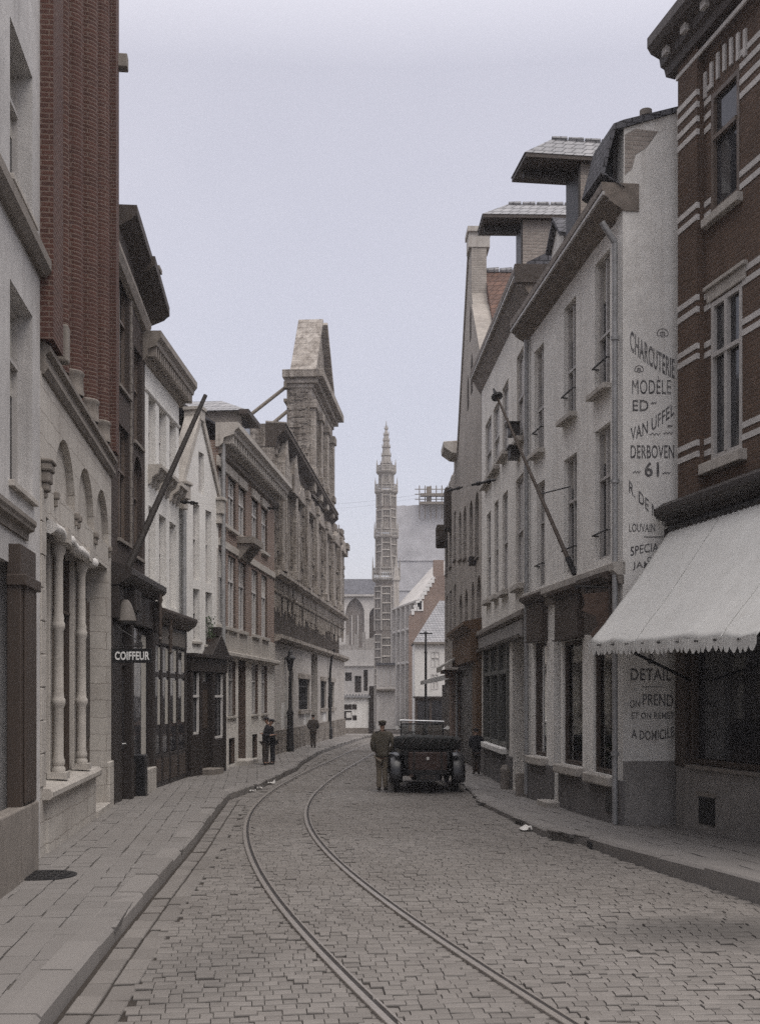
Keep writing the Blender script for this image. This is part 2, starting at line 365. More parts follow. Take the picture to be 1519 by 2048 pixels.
class House:
    """facade line from p0 to p1; local x along it, local -y faces the street"""
    def __init__(s, name, label, cat, p0, p1, group=None):
        s.p0 = Vector((p0[0], p0[1])); d = Vector((p1[0] - p0[0], p1[1] - p0[1])); s.L = d.length
        s.d = d.normalized(); s.n = Vector((-s.d.y, s.d.x))
        s.root = empty(name, (p0[0], p0[1], 0), math.atan2(s.d.y, s.d.x), label, cat, group)
        s.ops = []
    def u(s, px, off=0.):
        k = (px - CX) / FPX
        o = s.p0 - s.n * off
        # o + u*d = (k*Y, Y)
        # (o.x+u d.x) = k (o.y+u d.y)
        return (k * o.y - o.x) / (s.d.x - k * s.d.y)
    def Y(s, u, off=0.): return (s.p0 - s.n * off + s.d * u).y
    def z(s, py, u, off=0.): return zat(py, s.Y(u, off))
    def at(s, px, py, off=0.):
        u = s.u(px, off); return u, s.z(py, u, off)
    def world(s, u, y, z):
        p = s.p0 + s.d * u + s.n * y; return Vector((p.x, p.y, z))
    def open(s, u0, u1, z0, z1, d=.15, arch=None): s.ops.append((u0, u1, z0, z1, d, arch))
    def rect(s, pl, pr, yt, yb, ref):
        a, b = s.u(pl), s.u(pr); r = s.u(ref)
        return min(a, b), max(a, b), s.z(yb, r), s.z(yt, r)
    def wall(s, mat, u0, u1, z0, z1, depth, ops=None, name='wall', y=0., top=None, closed=True, extra=None):
        mb = MB(); ops = s.ops if ops is None else ops
        us = sorted({u0, u1} | {min(max(o[k], u0), u1) for o in ops for k in (0, 1)})
        zs = sorted({z0, z1} | {min(max(o[k], z0), z1) for o in ops for k in (2, 3)})
        for a, b in zip(us, us[1:]):
            for c, e in zip(zs, zs[1:]):
                if b - a < 1e-5 or e - c < 1e-5: continue
                mu, mz = (a + b) / 2, (c + e) / 2
                if any(o[0] < mu < o[1] and o[2] < mz < o[3] for o in ops): continue
                mb.quad((a, y, c), (b, y, c), (b, y, e), (a, y, e))
        for (a, b, c, e, d, arch) in ops:
            if arch:
                r = (b - a) / 2; n = 12
                if arch == 'round': pts = [(a + r - r * math.cos(math.pi * i / n), e - r + r * math.sin(math.pi * i / n)) for i in range(n + 1)]; sp = e - r
                elif arch == 'seg':
                    h = r * .35; pts = [(a + 2 * r * i / n, e - h + h * math.sin(math.pi * i / n)) for i in range(n + 1)]; sp = e - h
                else:
                    R = 2 * r; h = R * math.sin(math.pi / 3); m = n // 2
                    pts = [(b - R * math.cos(math.pi / 3 * i / m), e - h + R * math.sin(math.pi / 3 * i / m)) for i in range(m + 1)]
                    pts += [(2 * (a + r) - p[0], p[1]) for p in pts[::-1][1:]]; sp = e - h
                for p, q in zip(pts, pts[1:]):
                    mb.quad((p[0], y, p[1]), (q[0], y, q[1]), (q[0], y, e), (p[0], y, e))
                    mb.quad((p[0], y, p[1]), (q[0], y, q[1]), (q[0], y + d, q[1]), (p[0], y + d, p[1]))
            else:
                sp = e; mb.quad((a, y, e), (b, y, e), (b, y + d, e), (a, y + d, e))
            mb.quad((a, y, c), (a, y, sp), (a, y + d, sp), (a, y + d, c))
            mb.quad((b, y, c), (b, y, sp), (b, y + d, sp), (b, y + d, c))
            mb.quad((a, y, c), (b, y, c), (b, y + d, c), (a, y + d, c))
        if closed:
            Y1 = y + depth
            mb.quad((u0, y, z0), (u0, y, z1), (u0, Y1, z1), (u0, Y1, z0))
            mb.quad((u1, y, z0), (u1, y, z1), (u1, Y1, z1), (u1, Y1, z0))
            mb.quad((u0, Y1, z0), (u1, Y1, z0), (u1, Y1, z1), (u0, Y1, z1))
            mb.quad((u0, y, z1), (u1, y, z1), (u1, Y1, z1), (u0, Y1, z1))
        if extra: extra(mb)
        return mb.build(name, mat, s.root)
    def win(s, u0, u1, z0, z1, d=.15, cols=2, trans=(.66,), fw=.055, frame='frame_w', glass='glass', sill='stone', arch=None,
            shut=None, rail=False, opening=True, sp=.06, sh=.07, blind=0., name='window'):
        if opening: s.open(u0, u1, z0, z1, d, arch)
        f = MB(); y0, y1 = d - .09, d - .03
        e = .004
        f.box(u0 + e, u0 + fw, y0, y1, z0 + e, z1 - e); f.box(u1 - fw, u1 - e, y0, y1, z0 + e, z1 - e)
        f.box(u0 + fw, u1 - fw, y0, y1, z0 + e, z0 + fw * 1.2); f.box(u0 + fw, u1 - fw, y0, y1, z1 - fw, z1 - e)
        for i in range(1, cols):
            c = u0 + (u1 - u0) * i / cols; f.box(c - fw * .45, c + fw * .45, y0 - .01, y1, z0 + fw * 1.2, z1 - fw)
        for t in trans:
            c = z0 + (z1 - z0) * t; f.box(u0 + fw, u1 - fw, y0 - .02, y1 - .012, c - fw * .4, c + fw * .4)
        w = f.build(name, frame, s.root)
        if shut: MB().box(u0 + fw, u1 - fw, d - .05, d - .04, z0 + .05, z1 - .05).build('shutter', shut, w)
        else:
            MB().box(u0 + e, u1 - e, d - .026, d - .014, z0 + e, z1 - e).build('pane', glass, w)
            if blind:
                MB().box(u0 + fw, u1 - fw, d - .034, d - .028, z0 + (z1 - z0) * (1 - blind), z1 - fw).build('blind', 'blind', w)
        if sill: MB().box(u0 - .07, u1 + .07, -sp, d - .1, z0 - sh, z0 - .002).build('sill', sill, w, bevel=.008)
        if rail:
            r = MB(); zz = z0 + .42
            r.tube((u0 + .02, -.05, zz), (u1 - .02, -.05, zz), .016, n=8)
            for q in (u0 + .02, u1 - .02): r.tube((q, -.05, zz), (q, .06, zz), .012, n=6)
            r.build('guard_bar', 'iron', w)
        return w
def place(o, loc, rz=0.): o.location = loc; o.rotation_euler = (0, 0, rz)
# ------------------------------------------------------------------ ground, road, pavements
LK = np.array([(-20, 1.25), (0, -1.42), (7.23, -2.11), (9.25, -2.25), (11.77, -2.40), (16.2, -2.64), (20, -2.9), (23.6, -3.13), (26.65, -2.78), (33, -2.42), (35.4, -2.46), (43.2, -2.25), (56, -1.1), (66, -.2), (90, 1.0)])
LK[0] = (-20, .4)
RK = np.array([(-20, 10.5), (5, 5.25), (11.84, 3.81), (12.88, 3.58), (14.7, 3.13), (16.4, 2.87), (16.9, 2.47), (18.4, 2.34), (22.3, 1.97), (24.1, 1.97), (30, 1.97), (40, 2.0), (50, 2.1), (56, 2.5), (66, 4.5), (90, 9)])
def kl(Y): return np.interp(Y, LK[:, 0], LK[:, 1])
def kr(Y): return np.interp(Y, RK[:, 0], RK[:, 1])
def hr(Y): return np.interp(Y, [0, 11.8, 14.7, 16.5, 18.4, 22.3, 24, 60], [.25, .23, .18, .14, .11, .08, .05, .05])
def hl(Y): return np.interp(Y, [0, 50, 60, 66], [.13, .13, .10, .02])
def sl(Y): return hl(Y)
RAIL1 = np.array([(1.2, 2.0), (5.0, .78), (7.73, -.034), (10.39, -.74), (12.55, -1.26), (16.4, -1.93), (19.3, -2.28), (22.3, -2.46), (26.8, -2.42), (32.2, -2.1), (38.6, -1.6), (50.8, -.7), (66, 1.0)])
RAIL2 = np.array([(1.2, 3.0), (5.0, 1.93), (7.73, 1.1), (8.7, .84), (10.28, .42), (12.1, -.04), (14.86, -.62), (18.2, -1.16), (21.5, -1.42), (24.15, -1.46), (29.3, -1.28), (35, -.88), (45, -.1), (66, 2.0)])
def smooth_curve(P, step=.35):
    from numpy import polyfit
    y = np.arange(P[0, 0], P[-1, 0], step)
    x = np.interp(y, P[:, 0], P[:, 1])
    for _ in range(60):
        x[1:-1] = .25 * x[:-2] + .5 * x[1:-1] + .25 * x[2:]
    return np.stack([x, y], 1)
C1, C2 = smooth_curve(RAIL1), smooth_curve(RAIL2)

def slabs(name, mat, cells, bev=.010, bx=1., by=1., tilt=.012, rz=.004, base=-.06, jit=.25, kind='structure'):
    """one mesh of separate stones; cells = list of (cx, cy, w, h, angle, z)"""
    V = []; Fc = []; T = []; D = []
    for (cx, cy, w, h, a, z) in cells:
        ca, sa = math.cos(a), math.sin(a)
        tx, ty = RND.normal(0, tilt, 2); dz = RND.normal(0, rz)
        o = len(V); t = RND.rand()
        q = []
        for sx, sy in ((-1, -1), (1, -1), (1, 1), (-1, 1)):
            jx, jy = RND.normal(0, .02 * jit * 4, 2) * min(w, h) * .25
            q.append((sx * w / 2 + jx, sy * h / 2 + jy))
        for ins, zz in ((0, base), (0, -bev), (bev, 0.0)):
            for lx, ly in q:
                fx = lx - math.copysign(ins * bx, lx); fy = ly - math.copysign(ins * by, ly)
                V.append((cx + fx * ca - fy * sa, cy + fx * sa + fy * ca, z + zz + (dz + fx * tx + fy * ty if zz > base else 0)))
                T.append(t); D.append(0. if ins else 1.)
        for k in (0, 4):
            for i in range(4): Fc.append((o + k + i, o + k + (i + 1) % 4, o + k + 4 + (i + 1) % 4, o + k + 4 + i))
        Fc.append((o + 8, o + 9, o + 10, o + 11))
    me = bpy.data.meshes.new(name); me.from_pydata(V, [], Fc); me.update()
    at = me.attributes.new('tone', 'FLOAT', 'POINT'); at.data.foreach_set('value', T)
    at = me.attributes.new('soil_shade', 'FLOAT', 'POINT'); at.data.foreach_set('value', D)
    me.materials.append(M[mat]); ob = bpy.data.objects.new(name, me); COL.objects.link(ob)
    if kind: ob['kind'] = kind
    return ob
def grid_cells(ox, oy, ang, rows, rh, w, wj, inside, zf, gap, wave=.0, umax=12, umin=-12):
    cells = []; ca, sa = math.cos(ang), math.sin(ang)
    for r in range(rows):
        v = r * rh; u = umin + RND.rand() * w
        while u < umax:
            ww = w * (1 + wj * (RND.rand() * 2 - 1)); uc = u + ww / 2; u += ww
            vv = v + wave * math.sin(uc * .55 + v * .12) + RND.normal(0, .006)
            x = ox + uc * ca - vv * sa; y = oy + uc * sa + vv * ca
            if inside(x, y): cells.append((x, y, ww - gap * (.12 if wave else 1), rh - gap, ang + .039 * wave / .07 * math.cos(uc * .55 + v * .12) + RND.normal(0, .006), zf(x, y)))
    return cells
# wide ground sheet and joint beds
g = MB(); g.quad((-120, -60, -.12), (120, -60, -.12), (120, 260, -.12), (-120, 260, -.12))
tag(g.build('ground', 'earth'), kind='structure')
def strip(name, mat, fa, fb, za, zb, ys):
    m = MB()
    for a, b in zip(ys, ys[1:]):
        m.quad((fa(a), a, za(a)), (fb(a), a, zb(a)), (fb(b), b, zb(b)), (fa(b), b, za(b)))
    return tag(m.build(name, mat), kind='structure')
YS = [-18, 0] + list(np.arange(4, 91, 1.0))
strip('road_bed', 'joint', lambda y: kl(y) - .1, lambda y: kr(y) + .1, lambda y: -.022, lambda y: -.022, YS)
strip('pavement_bed', 'flag_joint', lambda y: -9.5, lambda y: kl(y) - .05, lambda y: hl(y) - .012, lambda y: hl(y) - .012, YS)
strip('pavement_bed', 'flag_joint', lambda y: kr(y) + .05, lambda y: kr(y) + 9, lambda y: hr(y) - .012, lambda y: hr(y) - .012 + .02, YS)
# road setts
def dist_rail(x, y):
    d = 9
    for C in (C1, C2):
        i = int(round((y - C[0, 1]) / .35))
        if 0 <= i < len(C): d = min(d, abs(C[i, 0] - x))
    return d
def in_road(x, y): return kl(y) + .41 < x < kr(y) + .05 and 3.2 < y < 66 and dist_rail(x, y) > -1
cells = grid_cells(-1, 2.5, math.radians(6), 271, .13, .13, .35, lambda x, y: in_road(x, y) and y < 34, lambda x, y: .006 * math.sin(x * 1.7 + y * .9) if dist_rail(x, y) > .13 else -.010, .016, wave=.07, umax=8, umin=-5)
cells += grid_cells(-1, 34.0, math.radians(4), 110, .30, .3, .3, lambda x, y: in_road(x, y) and y >= 34, lambda x, y: 0 if dist_rail(x, y) > .2 else -.010, .02, wave=.05, umax=8, umin=-5)
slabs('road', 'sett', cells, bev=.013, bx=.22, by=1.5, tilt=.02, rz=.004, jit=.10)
# gutter stones along the left kerb
gc = []
y = 3.0
while y < 60:
    for k, off in enumerate((.11, .31)):
        ln = .34 * (1 + .4 * RND.rand())
        yy = y + RND.rand() * .1
        a = math.atan2(1, (kl(yy + .5) - kl(yy - .5)))
        gc.append((kl(yy) + off + .02, yy, ln * .93, .185, a, -.004 * (2 - k)))
    y += .40
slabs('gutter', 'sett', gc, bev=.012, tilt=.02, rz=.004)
# pavements
fl = grid_cells(6.5, 3.0, math.radians(96.2), 56, .245, .30, .15, lambda x, y: kl(y) - 4.5 < x < kl(y) - .10 and 4 < y < 66, lambda x, y: hl(y), .005, umax=64, umin=0)
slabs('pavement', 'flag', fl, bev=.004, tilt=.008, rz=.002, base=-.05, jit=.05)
fr = grid_cells(14.5, 3.0, math.radians(100.5), 44, .31, .40, .12, lambda x, y: kr(y) + .10 < x < kr(y) + 4 and 4 < y < 60, lambda x, y: hr(y) + .01 * (x - kr(y)), .005, umax=58, umin=0)
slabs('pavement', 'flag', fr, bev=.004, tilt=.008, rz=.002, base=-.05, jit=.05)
# kerb stones
def kerb(fk, hk, side, y0, y1, ln=1.15, w=.26):
    cs = []; y = y0
    V = MB(); 
    while y < y1:
        l = ln * (.8 + .4 * RND.rand()); ya, yb = y, y + l; y = yb
        for (s0, s1) in ((ya, yb),):
            xa, xb = fk(s0), fk(s1 - .018)
            dz = RND.normal(0, .006)
            za, zb = hk(s0) + .008 + dz, hk(s1) + .008 + dz
            b = .02 + .022 * RND.rand(); sg = side
            A = [(xa, -.1), (xa, za - b), (xa + sg * b, za), (xa + sg * w, za), (xa + sg * w, -.1)]
            B = [(xb, -.1), (xb, zb - b), (xb + sg * b, zb), (xb + sg * w, zb), (xb + sg * w, -.1)]
            n = 5
            vs = [(p[0], s0, p[1]) for p in A] + [(p[0], s1 - .012, p[1]) for p in B]
            V.add(vs, [(i, (i + 1) % n, n + (i + 1) % n, n + i) for i in range(n)] + [tuple(range(n)), tuple(range(n, 2 * n))])
    o = V.build('kerb', 'kerb'); o['kind'] = 'structure'
    at = o.data.attributes.new('tone', 'FLOAT', 'POINT')
    t = np.repeat(RND.rand(len(V.v) // 10 + 1), 10)[:len(V.v)]; at.data.foreach_set('value', t)
kerb(kl, hl, -1, 2.5, 62); kerb(kr, hr, 1, 4, 56)
# tram rails
def rail(C, label):
    nrm = np.gradient(C, axis=0); nrm /= np.linalg.norm(nrm, axis=1)[:, None]; nrm = np.stack([nrm[:, 1], -nrm[:, 0]], 1)
    def sweep(prof):
        m = MB(); n = len(prof)
        for (x, y), (nx, ny) in zip(C, nrm):
            for d, z in prof: m.v.append((x + nx * d, y + ny * d, z))
        for k in range(len(C) - 1):
            for i in range(n): m.f.append((k * n + i, k * n + (i + 1) % n, (k + 1) * n + (i + 1) % n, (k + 1) * n + i))
        return m
    head = [(-.055, -.05), (-.055, .010), (-.051, .014), (-.004, .014), (-.001, .010), (-.001, -.02), (.036, -.02), (.036, .008), (.039, .011), (.053, .011), (.055, .007), (.055, -.05)]
    o = sweep(head).build('tram_rail', 'rail')
    tag(o, label, 'rail', 'tram rails in the cobbles')
    sweep([(.0, -.019), (.035, -.019), (.035, .004), (.0, .004)]).build('groove', 'rail_dk', o)
rail(C1, 'left steel tram rail curving through the cobbles, nearer the left kerb')
rail(C2, 'right steel tram rail curving through the cobbles toward the parked motor car')
# manhole
mx, my = gp(87, 1752, .13)
b = MB(); b.lathe([(.36, .09), (.36, .143), (.33, .146), (.0, .146)], 0, 0, 28)
mo = b.build('manhole_cover', 'iron'); mo.location = (mx, my, 0)
tag(mo, 'round dark iron manhole cover in the left pavement beside the pale stone house', 'manhole cover')
b = MB()
for i in range(-2, 3):
    for j in range(-2, 3):
        if i * i + j * j < 6: b.box(i * .12 - .04, i * .12 + .04, j * .12 - .04, j * .12 + .04, .147, .152)
b.build('tread_pattern', 'iron', mo)
# storm drain inlet in right kerb
iy = 16.15; ix = float(kr(iy))
b = MB(); b.box(ix - .006, ix + .02, iy - .2, iy + .16, -.02, .085)
tag(b.build('drain_inlet', 'black'), 'dark storm drain mouth in the face of the right kerb', 'drain')
# litter: crumpled papers by the right kerb and along left gutter
def paper(px, py, s, label, grp=None, seed=1):
    r = random.Random(seed); x, y = gp(px, py, .02)
    m = MB(); n = 6; pts = {}
    for i in range(n):
        for j in range(n):
            m.v.append((x + (i / (n - 1) - .5) * s + r.uniform(-.02, .02), y + (j / (n - 1) - .5) * s * .7 + r.uniform(-.02, .02), .014 + abs(r.gauss(0, s * .16))))
    for i in range(n - 1):
        for j in range(n - 1): m.f.append((i * n + j, (i + 1) * n + j, (i + 1) * n + j + 1, i * n + j + 1))
    o = m.build('crumpled_paper', 'paper'); tag(o, label, 'paper', grp)
paper(1053, 1660, .24, 'white crumpled paper lying against the right kerb near the drain mouth', None, 3)
for i, (px, py) in enumerate([(505, 1583), (518, 1577), (543, 1567)]):
    paper(px, py, .15 + .02 * i, ['scrap of pale paper in the left gutter, nearest to the kerb corner', 'scrap of pale paper in the left gutter between two others', 'scrap of pale paper in the left gutter, farthest toward the two huddled people'][i], 'paper scraps in the left gutter', 10 + i)
# ------------------------------------------------------------------ left row
def cornice(h, name, mat, u0, u1, z, proj, hgt, dz=0., mod=None, y=0.0, par=None):
    """classical projecting eave: z is its top"""
    p = [(y + .06, z), (y - proj, z), (y - proj, z - hgt * .22), (y - proj * .82, z - hgt * .36), (y - proj * .78, z - hgt * .5), (y - proj * .3, z - hgt * .62), (y - proj * .25, z - hgt * .85), (y - .03, z - hgt), (y + .06, z - hgt)]
    m = MB(); m.profile(p, u0, u1, 0, dz)
    if mod:
        k = max(1, int((u1 - u0) / mod)); st = (u1 - u0) / k
        for i in range(k):
            c = u0 + st * (i + .5); d = dz * (c - u0) / (u1 - u0)
            m.box(c - mod * .2, c + mod * .2, y - proj * .72, y - .02, z - hgt * .86 + d, z - hgt * .515 + d)
    return m.build(name, mat, par or h.root)
def course(h, name, mat, u0, u1, z0, z1, proj, y=0.):
    m = MB(); m.profile([(y + .04, z0), (y - proj * .5, z0), (y - proj, z0 + (z1 - z0) * .35), (y - proj, z1 - .02), (y - proj + .03, z1), (y + .04, z1)], u0, u1)
    return m.build(name, mat, h.root)
def pitched(h, name, mat, u0, u1, ze, zr, yo, yr, yb=None, th=.06):
    yb = yb if yb is not None else 2 * yr
    m = MB(); m.profile([(yo, ze), (yr, zr), (yb, ze), (yb, ze - th), (yr, zr - th * 1.4), (yo, ze - th)], u0, u1)
    return m.build(name, mat, h.root)

LA = lambda Y: -2.664 - .1066 * Y
# --- A0: pale stucco house nearest the camera
h = House('stucco_house', 'pale grey stucco house with a dark wooden shopfront before the red brick house', 'house', (LA(6.0), 6.0), (LA(14.09), 14.09))
for (yt, yb) in ((150, 445), (628, 1000)):
    u1 = h.u(65); zt = h.z(yt + 5, u1); zb = h.z(yb, u1)
    for k in range(3):
        a = u1 - 1.25 - k * 2.6
        h.win(a, u1 - k * 2.6, zb, zt, d=.26, cols=2, trans=(.7,), frame='frame_g', sill='stone', blind=.45)
# shopfront opening
sz = h.z(1080, h.u(42)) 
h.open(h.u(30) - 3.2, h.u(30) - .05, .55, 3.55, .35)
h.wall('stucco', 0, h.L - .004, 0, 17.5, 8)
zc = h.z(500, h.u(62)); course(h, 'string_course', 'stone_dk', 0, h.L - .006, zc - .12, zc + .10, .14)
u1 = h.L - .02
f = MB(); ua = h.u(42, .13); u1 = h.u(72, .13)
f.box(ua, u1, -.13, .02, .55, 3.75); f.box(ua + .12, u1 - .12, -.16, -.13, .95, 3.35)
f.box(ua - .03, u1 + .0, -.19, .02, 3.3, 3.42)
f.box(u1 - 5.0, u1 - 4.55, -.13, .02, .55, 3.75)
fo = f.build('shopfront', 'wood_br', h.root, bevel=.01)
cornice(h, 'shop_cornice', 'stone_dk', u1 - 5.2, u1 + .1, 4.12, .12, .22, par=h.root)
MB().box(u1 - 5.05, u1 + .02, -.16, .02, 0, .92).build('plinth_block', 'stone_dk', h.root, bevel=.02)
h.win(h.u(30) - 3.2, h.u(30) - .05, .55, 3.55, d=.3, cols=2, trans=(.75,), frame='wood_br', sill=None, opening=False, name='shop_window')
MB().box(0, h.L, -.25, .0, 17.5, 18.0).build('eave', 'eave', h.root)

# --- A: stone ground floor with colonnettes, ribbed red brick above
h = House('ribbed_brick_house', 'tall house with ribbed dark red brick above a pale stone ground floor with colonnettes', 'house', (LA(14.09), 14.09), (LA(20.95), 20.95))
uo0, uo1 = h.u(92), h.u(214); zh = 4.38; L = h.L
h.open(uo0, uo1, .13, zh, .36)
ar = []
for c in (15.95, 17.9, 19.75):
    uc = (c - 14.09) * 1.0057; ar.append((uc - .85, uc + .85))
    h.open(uc - .85, uc + .85, 4.8, 5.66, .10, 'round')
h.wall('stone_ashlar', 0, L - .004, 0, 6.12, 8, name='stone_wall')
m = MB()
for a, b_ in ar: m.box(a, b_, .098, .13, 4.8, 5.66)
m.build('arch_panel', 'stone', h.root)
# hood ends: small consoles below each springing
m = MB()
for a, b_ in ar:
    for q in (a, b_):
        m.cut(); m.box(q - .06, q + .06, -.06, .005, 4.7, 4.8); m.box(q - .04, q + .04, -.04, .005, 4.6, 4.7)
m.build_each('arch_console', 'stone_dk', h.root, bevel=.02)
# sculpted corner bracket
m = MB(); uc = .22
for i, (w, d, za, zb) in enumerate([(.16, .12, 4.9, 5.0), (.13, .1, 4.76, 4.9), (.1, .08, 4.66, 4.76), (.06, .05, 4.58, 4.66), (.18, .14, 5.0, 5.05)]):
    m.box(uc - w, uc + w, -d, .01, za, zb)
m.build('carved_bracket', 'stone_dk', h.root, bevel=.025)
# quoins
m = MB()
for i in range(9):
    w = .34 if i % 2 else .2
    m.box(.02, w, -.018, .01, 1.0 + i * .41, 1.0 + i * .41 + .395)
m.build('quoin', 'stone', h.root, bevel=.008)
# cornice course under the brick
m = MB(); m.profile([(.03, 6.1), (-.03, 6.1), (-.08, 6.17), (-.08, 6.22), (-.05, 6.24), (-.05, 6.34), (-.11, 6.38), (-.11, 6.44), (.03, 6.54)], .1, L + .05)
m.build('string_course', 'stone_dk', h.root)
# stone sill wall below the window
us1 = h.u(188)
MB().box(uo0 + .002, us1, -.03, .30, .0, .82).build('sill_wall', 'stone_ashlar', h.root)
m = MB(); m.profile([(.32, .82), (-.1, .82), (-.13, .86), (-.13, .92), (-.09, .97), (.32, 1.0)], uo0 - .25, us1 + .03)
m.build('window_sill', 'stone', h.root, bevel=.01)
# colonnettes and the piers behind them
for px in (126, 171):
    uc = h.u(px, .03); z0, z1 = 1.0, zh - .3
    MB().box(uc - .06, uc + .12, .13, .262, z0 - .02, zh).build('mullion_pier', 'stone', h.root, bevel=.01)
    c = MB(); r = .068; qq = .56
    c.box(uc - .13, uc + .13, -.10, .16, z0, z0 + .09)
    prof = [(.16, z0 + .09), (.17, z0 + .13), (.13, z0 + .17), (.155, z0 + .2), (.15, z0 + .24), (r, z0 + .3), (r, 1.95), (.14, 1.98), (.165, 2.02), (.165, 2.07), (.13, 2.1), (.13, 2.14), (r, 2.2), (r * .97, 3.0), (.15, 3.04), (.155, 3.1), (.125, 3.13), (.135, 3.18), (r * .9, 3.24), (r * .88, z1 - .12), (.13, z1 - .06), (.17, z1), (.17, z1 + .1)]
    prof = [(p_[0] if abs(p_[0] - r) < .012 else p_[0] * qq, p_[1]) for p_ in prof]; c.lathe(prof, uc, .03, 18)
    c.box(uc - .15, uc + .15, -.12, .25, z1 + .1, zh)
    c.build('colonnette', 'stone', h.root, smooth=True)
m = MB()
# brown sashes between piers
xs = [uo0, h.u(126, .03), h.u(171, .03), us1]
for a, b_ in ((xs[0] + .02, xs[1] - .065), (xs[1] + .125, xs[2] - .065), (xs[2] + .125, us1 - .1)):
    h.win(a, b_, 1.0, zh - .01, d=.29, cols=2, trans=(.7,), frame='wood_br', glass='glass_br', sill=None, opening=False, blind=.0)
# far doorway between sill wall and far jamb
dm = MB(); dm.box(us1 + .0, uo1, .30, .355, .13, zh - .6); d_ = dm.build('door', 'wood_br', h.root)
MB().box(us1 + .12, uo1 - .1, .28, .30, 1.4, 3.2).build('door_panel', 'wood_dk', d_)
MB().tube((us1 + .15, .24, 1.15), (us1 + .15, .3, 1.15), .025).build('handle', 'iron', d_)
MB().box(us1 + .0, uo1, -.06, .3, .0, .24).build('door_step', 'stone', h.root, bevel=.01)
# rolled-up sun blind along the lintel
m = MB(); rr_ = random.Random(6); q0, q1 = h.u(97), h.u(181); n = 22
for i in range(n + 1):
    for j in range(12):
        a_ = 2 * math.pi * j / 12; rd = .085 * (1 + .14 * math.sin(i * 1.3 + j * .7) + rr_.uniform(-.1, .1)); m.v.append((q0 + (q1 - q0) * i / n, -.03 + rd * math.cos(a_), zh - .10 - .05 * i / n + .02 * math.sin(i * .9) + rd * math.sin(a_)))
for i in range(n):
    for j in range(12): m.f.append((i * 12 + j, i * 12 + (j + 1) % 12, (i + 1) * 12 + (j + 1) % 12, (i + 1) * 12 + j))
m.f += [tuple(range(12)), tuple(range(n * 12, n * 12 + 12))]
m.build('rolled_blind', 'cloth_w', h.root, smooth=True)
# stone kerb plinth at the far pier
MB().box(uo1 + .01, L - .01, -.05, .01, 0, .95).build('pier_plinth', 'stone_ashlar', h.root, bevel=.012)
# brick ribs: one profile drawn in plan and carried up
P = [(.0, -.10)]
def roll(c, r, y):
    return [(c - r * math.cos(math.pi * i / 8), y - r * math.sin(math.pi * i / 8)) for i in range(9)]
uu = lambda px: h.u(px)
P = [(0.0, .3), (0.0, -.16), (uu(101), -.16), (uu(101), .0), (uu(115), .0)]
P += roll(uu(122), .13, .02)
P += [(uu(132), .05), (uu(132), .16), (uu(141), .16)]
P += roll(uu(150), .17, .06)
P += [(uu(160), .05), (uu(160), .2), (uu(172), .2)]
P += roll(uu(182), .19, .08)
P += [(uu(192), .05), (uu(192), .2), (uu(201), .2)]
P += roll(uu(206), .19, .08)
P += [(uu(212), .05), (uu(212), .12), (uu(216), .12), (uu(216), -.14), (L - .004, -.14), (L - .004, .3)]
m = MB(); m.vprism(P, 6.5, 19.0); m.build('ribbed_brick_wall', 'brick_red', h.root)
MB().box(0, L - .006, .3, 8, 6.12, 19).build('wall', 'brick_red', h.root)
# stone feet of the rolls
for px, rr, yy in ((150, .18, .06), (182, .2, .08), (206, .2, .08)):
    c = MB(); c.lathe([(rr + .01, 6.5), (rr + .01, 6.56), (rr, 6.6), (rr, 6.78), (rr + .015, 6.8), (rr + .015, 6.84), (rr - .01, 6.86)], uu(px), yy, 14)
    c.build('roll_base', 'stone_dk', h.root, smooth=True)
for px in (110,):
    c = MB(); c.box(uu(px) - .1, uu(px) + .1, -.18, .0, 6.5, 7.0); c.build('rib_base', 'stone_dk', h.root, bevel=.03)
MB().box(L - .12, L + .10, -.3, .05, 13.55, 13.8).build('ledge_stub', 'stone_dk', h.root, bevel=.02)

# --- B: dark narrow house with hairdresser's shop
h = House('dark_house', 'narrow soot-dark house with deep black eaves behind the hanging sign', 'house', (-4.99, 20.98), (-5.06, 24.75))
L = h.L
for (pl, pr, yt, yb) in ((236, 258, 575, 795), (236, 258, 868, 1090)):
    a, b_, c_, e_ = h.rect(pl, pr, yt, yb, pr); h.win(max(a, .05), b_, c_, e_, d=.18, cols=2, trans=(.62,), frame='frame_b', sill='stone_dk')
for (pl, pr, yt, yb, ar_) in ((268, 284, 690, 880, None), (268, 284, 905, 1110, 'round')):
    a, b_, c_, e_ = h.rect(pl, pr, yt, yb, pl); h.win(a, b_, c_, e_, d=.2, cols=1, trans=(.6,), frame='frame_b', sill='stone_dk', arch=ar_)
h.wall('brick_black', 0, L - .003, 0, 10.7, 8)
# deep eave in two lengths, slightly sagging
def eave_piece(u0, u1, z, pr, dz):
    m = MB(); m.profile([(.3, z), (-pr, z - .02), (-pr, z - .2), (-pr + .06, z - .24), (-pr + .12, z - .3), (-.05, z - .42), (.3, z - .42)], u0, u1, 0, dz)
    return m.build('eave', 'eave', h.root)
eave_piece(.9, 2.65, 11.5, .38, -.36); eave_piece(2.4, 4.2, 11.1, .46, -.45)
m = MB(); m.profile([(.02, 10.3), (-.08, 10.35), (-.14, 10.5), (-.14, 10.58), (.02, 10.66)], 0, L, .1, -.45); m.build('bed_mould', 'eave_lt', h.root)
MB().box(.9, L - .01, -.05, .3, 10.55, 11.05).build('frieze', 'eave', h.root)
m = MB(); m.box(3.9, 4.15, -.25, .1, 10.6, 11.35); m.box(3.86, 4.19, -.3, .15, 11.35, 11.45); m.build('chimney', 'stone_dk', h.root, bevel=.01)
pitched(h, 'roof', 'slate', -.0, L, 11.1, 14.0, .2, 4)
m = MB()
